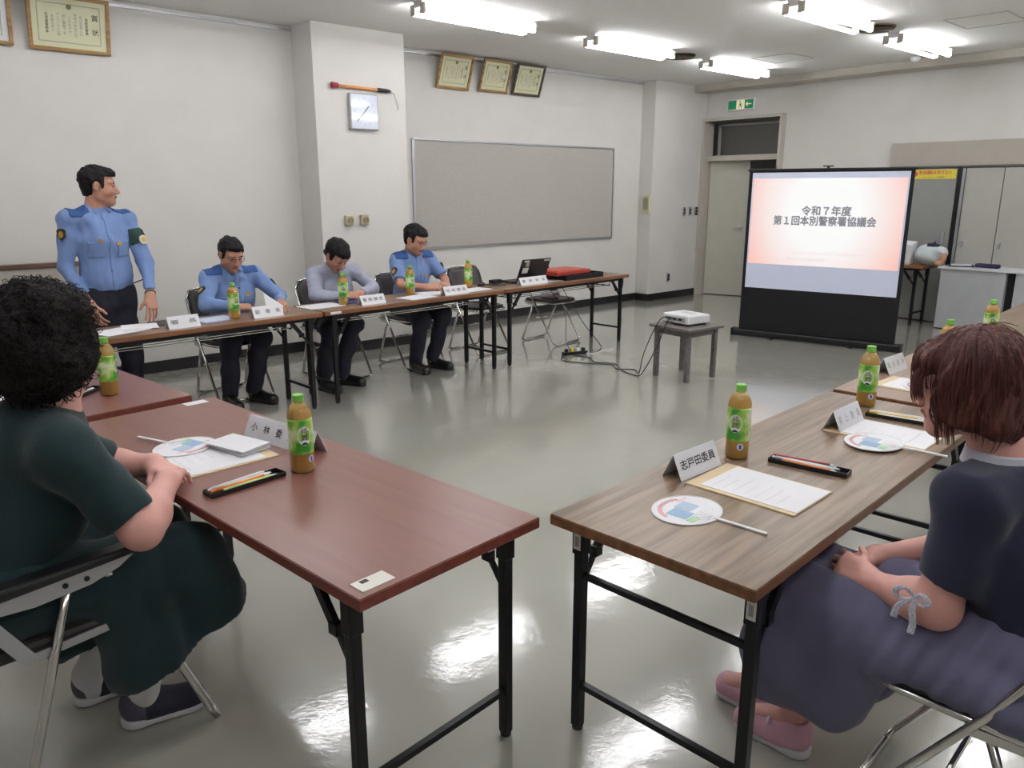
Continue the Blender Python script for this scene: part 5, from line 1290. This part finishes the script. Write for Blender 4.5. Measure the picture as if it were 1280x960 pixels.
# ================================================================ CHAIRS
def folding_chair():
    t = Empty('folding_chair', (0, 0, 0)); W = .215; r = .0105
    # frame A: back posts down to the front floor bar; faces local +y
    for s in (-1, 1):
        MB().tube([(s*W*.85, -.235, .80), (s*W, -.215, .74), (s*W, -.06, .46), (s*W, .215, .045), (s*W, .23, .022), (s*(W-.03), .235, .012)], r, 10).build('front_leg', M['steel'], t, smooth=True)
        MB().tube([(s*(W-.02), -.06, .425), (s*(W-.02), -.20, .05), (s*(W-.02), -.215, .024), (s*(W-.05), -.22, .012)], r, 10).build('rear_leg', M['steel'], t, smooth=True)
        MB().bar((s*(W-.01), -.155, .41), (s*(W-.01), -.02, .405), .006, .022).build('hinge_link', M['steel'], t)
    MB().tube([(-(W-.03), .235, .012), (W-.03, .235, .012)], r, 10).build('front_floor_bar', M['steel'], t, smooth=True)
    MB().tube([(-(W-.05), -.22, .012), (W-.05, -.22, .012)], r, 10).build('rear_floor_bar', M['steel'], t, smooth=True)
    MB().tube([(-W, .0, .27), (W, .0, .27)], .007, 8).build('stretcher', M['steel'], t, smooth=True)
    MB().tube([(-W*.85, -.235, .80), (-W*.6, -.24, .815), (W*.6, -.24, .815), (W*.85, -.235, .80)], r, 10).build('top_rail', M['steel'], t, smooth=True)
    pl = [(-.2, -.17), (-.19, .12), (-.17, .19), (-.11, .215), (.11, .215), (.17, .19), (.19, .12), (.2, -.17), (.15, -.2), (-.15, -.2)]
    MB().prism(pl, .425, .462).build('seat', M['pad'], t, bevel=.012)
    MB().tube([(x*1.03, y*1.03, .427) for x, y in pl], .009, 8, closed=True).build('seat_rim', M['steel'], t, smooth=True)
    b = MB(); N = 8; vs = []; fs = []
    for j, zz in enumerate((.56, .60, .76, .80)):
        for i in range(N+1):
            x = -.2+.4*i/N; sc = .86 if j in (0, 3) else 1; vs.append((x*sc, -.115-.03*math.cos(x*7)-.42*(zz-.56), zz))
    n = len(vs)
    for j in range(3):
        for i in range(N): fs.append((j*(N+1)+i, j*(N+1)+i+1, (j+1)*(N+1)+i+1, (j+1)*(N+1)+i))
    o = b.add(vs, fs).build('backrest', M['pad'], t, smooth=True); md = o.modifiers.new('thickness', 'SOLIDIFY'); md.thickness = .026; md.offset = 0
    return t
c0 = folding_chair(); g = 'chrome folding chairs'
spots = [(2.27, 5.80, 182, 'chrome folding chair of the seated man beside the standing man'), (3.17, 5.82, 180, 'chrome folding chair under the man in the grey striped shirt'),
         (3.93, 5.80, 181, 'chrome folding chair under the man with clasped hands'), (4.78, 5.86, 183, 'empty chrome folding chair behind the far bottle, left of the laptop'),
         (5.66, 5.74, 186, 'empty chrome folding chair under the laptop end of the table'), (1.915, .465, 4, 'chrome folding chair of the auburn-haired woman')]
for i, (x, y, a, lb) in enumerate(spots):
    o = c0 if i == 0 else copy_tree(c0); o.location = (x, y, 0); o.rotation_euler = (0, 0, D(a)); tag(o, lb, 'chair', g)
t = thing('pouch', (5.62, 5.70, .464), 0, 'pale pouch and dark cloth on the seat of the chair under the laptop table', 'pouch')
MB().lathe([(.09, 0), (.11, .03), (.08, .07), (.02, .085)], n=12).build('pouch_body', mat('pale fabric', (180, 172, 182), .8), t, smooth=True)
MB().box((.03, -.0, .09), (.12, .06, .04), RZ(.4)).build('dark_cloth', mat('dark green cloth', (34, 60, 52), .9), t, bevel=.01)
# arm chair of the left woman, faces local +y
t = thing('folding_armchair', (.283, 2.3, .0), D(-84), 'chrome folding armchair with black arm pads under the curly-haired woman', 'chair')
for s in (-1, 1):
    x = s*.265
    pr = [(-.13, .612), (.14, .628), (.19, .638), (.19, .645), (-.14, .638)]
    Mx = frame((0, 0, 0), (0, 1, 0), (0, 0, 1))
    MB().prism([(-.135, .575), (-.05, .568), (.08, .578), (.15, .6), (.19, .625), (-.14, .612)], x-.004, x+.004, Mx).build('arm_bracket', M['alu'], t)
    MB().prism([(-.17, .612), (.18, .632), (.215, .645), (.2, .655), (-.15, .645), (-.19, .63)], x-.028, x+.028, Mx).build('arm_pad', M['black'], t, bevel=.008)
    for yy in (.02, .07):
        o = MB().lathe([(.007, 0), (.007, .004)], n=10).build('rivet', M['black_metal'], t); o.matrix_local = frame((x+s*.004, yy, .598), (0, 1, 0) if s > 0 else (0, -1, 0), (0, 0, 1))
    MB().tube([(x-s*.012, .03, .59), (x-s*.014, -.02, .42), (x-s*.014, -.13, .05), (x-s*.014, -.14, .008)], .0125, 10).build('rear_leg', M['steel'], t, smooth=True)
    MB().tube([(x-s*.03, .10, .6), (x-s*.03, .15, .56), (x-s*.03, .19, .48), (x-s*.03, .36, .05), (x-s*.03, .38, .008)], .0125, 10).build('front_leg', M['steel'], t, smooth=True)
    MB().bar((x-s*.0, -.19, .628), (x-s*.0, -.075, .43), .008, .034, up=(0, 1, .3)).build('arm_support', M['alu'], t)
    MB().bar((x-s*.022, -.06, .425), (x-s*.022, .15, .435), .006, .022).build('seat_side_rail', M['alu'], t)
    MB().tube([(x-s*.02, -.19, .63), (x-s*.02, -.235, .72), (x-s*.03, -.26, .80)], .0125, 10).build('back_post', M['steel'], t, smooth=True)
MB().prism([(-.225, -.19), (.225, -.19), (.235, .15), (.2, .2), (-.2, .2), (-.235, .15)], .42, .46).build('seat', M['pad'], t, bevel=.015)
b = MB(); vs = []; fs = []
for j, zz in enumerate((.42, .47, .74, .80)):
    for i in range(9):
        x = -.235+.47*i/8; vs.append((x, -.21-.035*math.cos(x*6)-.1*(zz-.42), zz))
for j in range(3):
    for i in range(8): fs.append((j*9+i, j*9+i+1, (j+1)*9+i+1, (j+1)*9+i))
o = b.add(vs, fs).build('backrest', M['pad'], t, smooth=True); md = o.modifiers.new('thickness', 'SOLIDIFY'); md.thickness = .03; md.offset = 0
# plastic bag with bundled things on the brown table
B = SD(); B.ell((9.62, 3.52, .815), (.12, .17, .12), k=.03); B.ell((9.60, 3.42, .85), (.08, .09, .08), k=.03)
w1 = wob((45, 45, 45), .012, 77)
t = thing('plastic_bag', (9.62, 3.5, .7), 0, 'bulging pale plastic bag with dark tie beside the white paper bag', 'bag')
o = mk('bag_body', [B.mesh(.01, disp=w1, cuts=[((0, 0, .7005), (0, 0, -1))])], mat('pale blue plastic', (196, 204, 206), .35, var=.08), t, (9.62, 3.5, .7))
B = SD(); B.cap((9.58, 3.53, .93), (9.58, 3.44, .925), .025, .03, k=.02); B.cap((9.58, 3.48, .94), (9.58, 3.47, .97), .02, k=.02)
mk('dark_cloth', [B.mesh(.008, disp=w1)], mat('navy cloth', (36, 40, 66), .8), t, (9.62, 3.5, .7))
B = SD(); B.ell((9.57, 3.36, .80), (.045, .035, .06), k=.02); B.ell((9.56, 3.40, .73), (.05, .05, .04), k=.04)
mk('orange_bundle', [B.mesh(.008, disp=w1, cuts=[((0, 0, .7005), (0, 0, -1))])], mat('orange wrap', (196, 146, 112), .6, var=.15), t, (9.62, 3.5, .7))
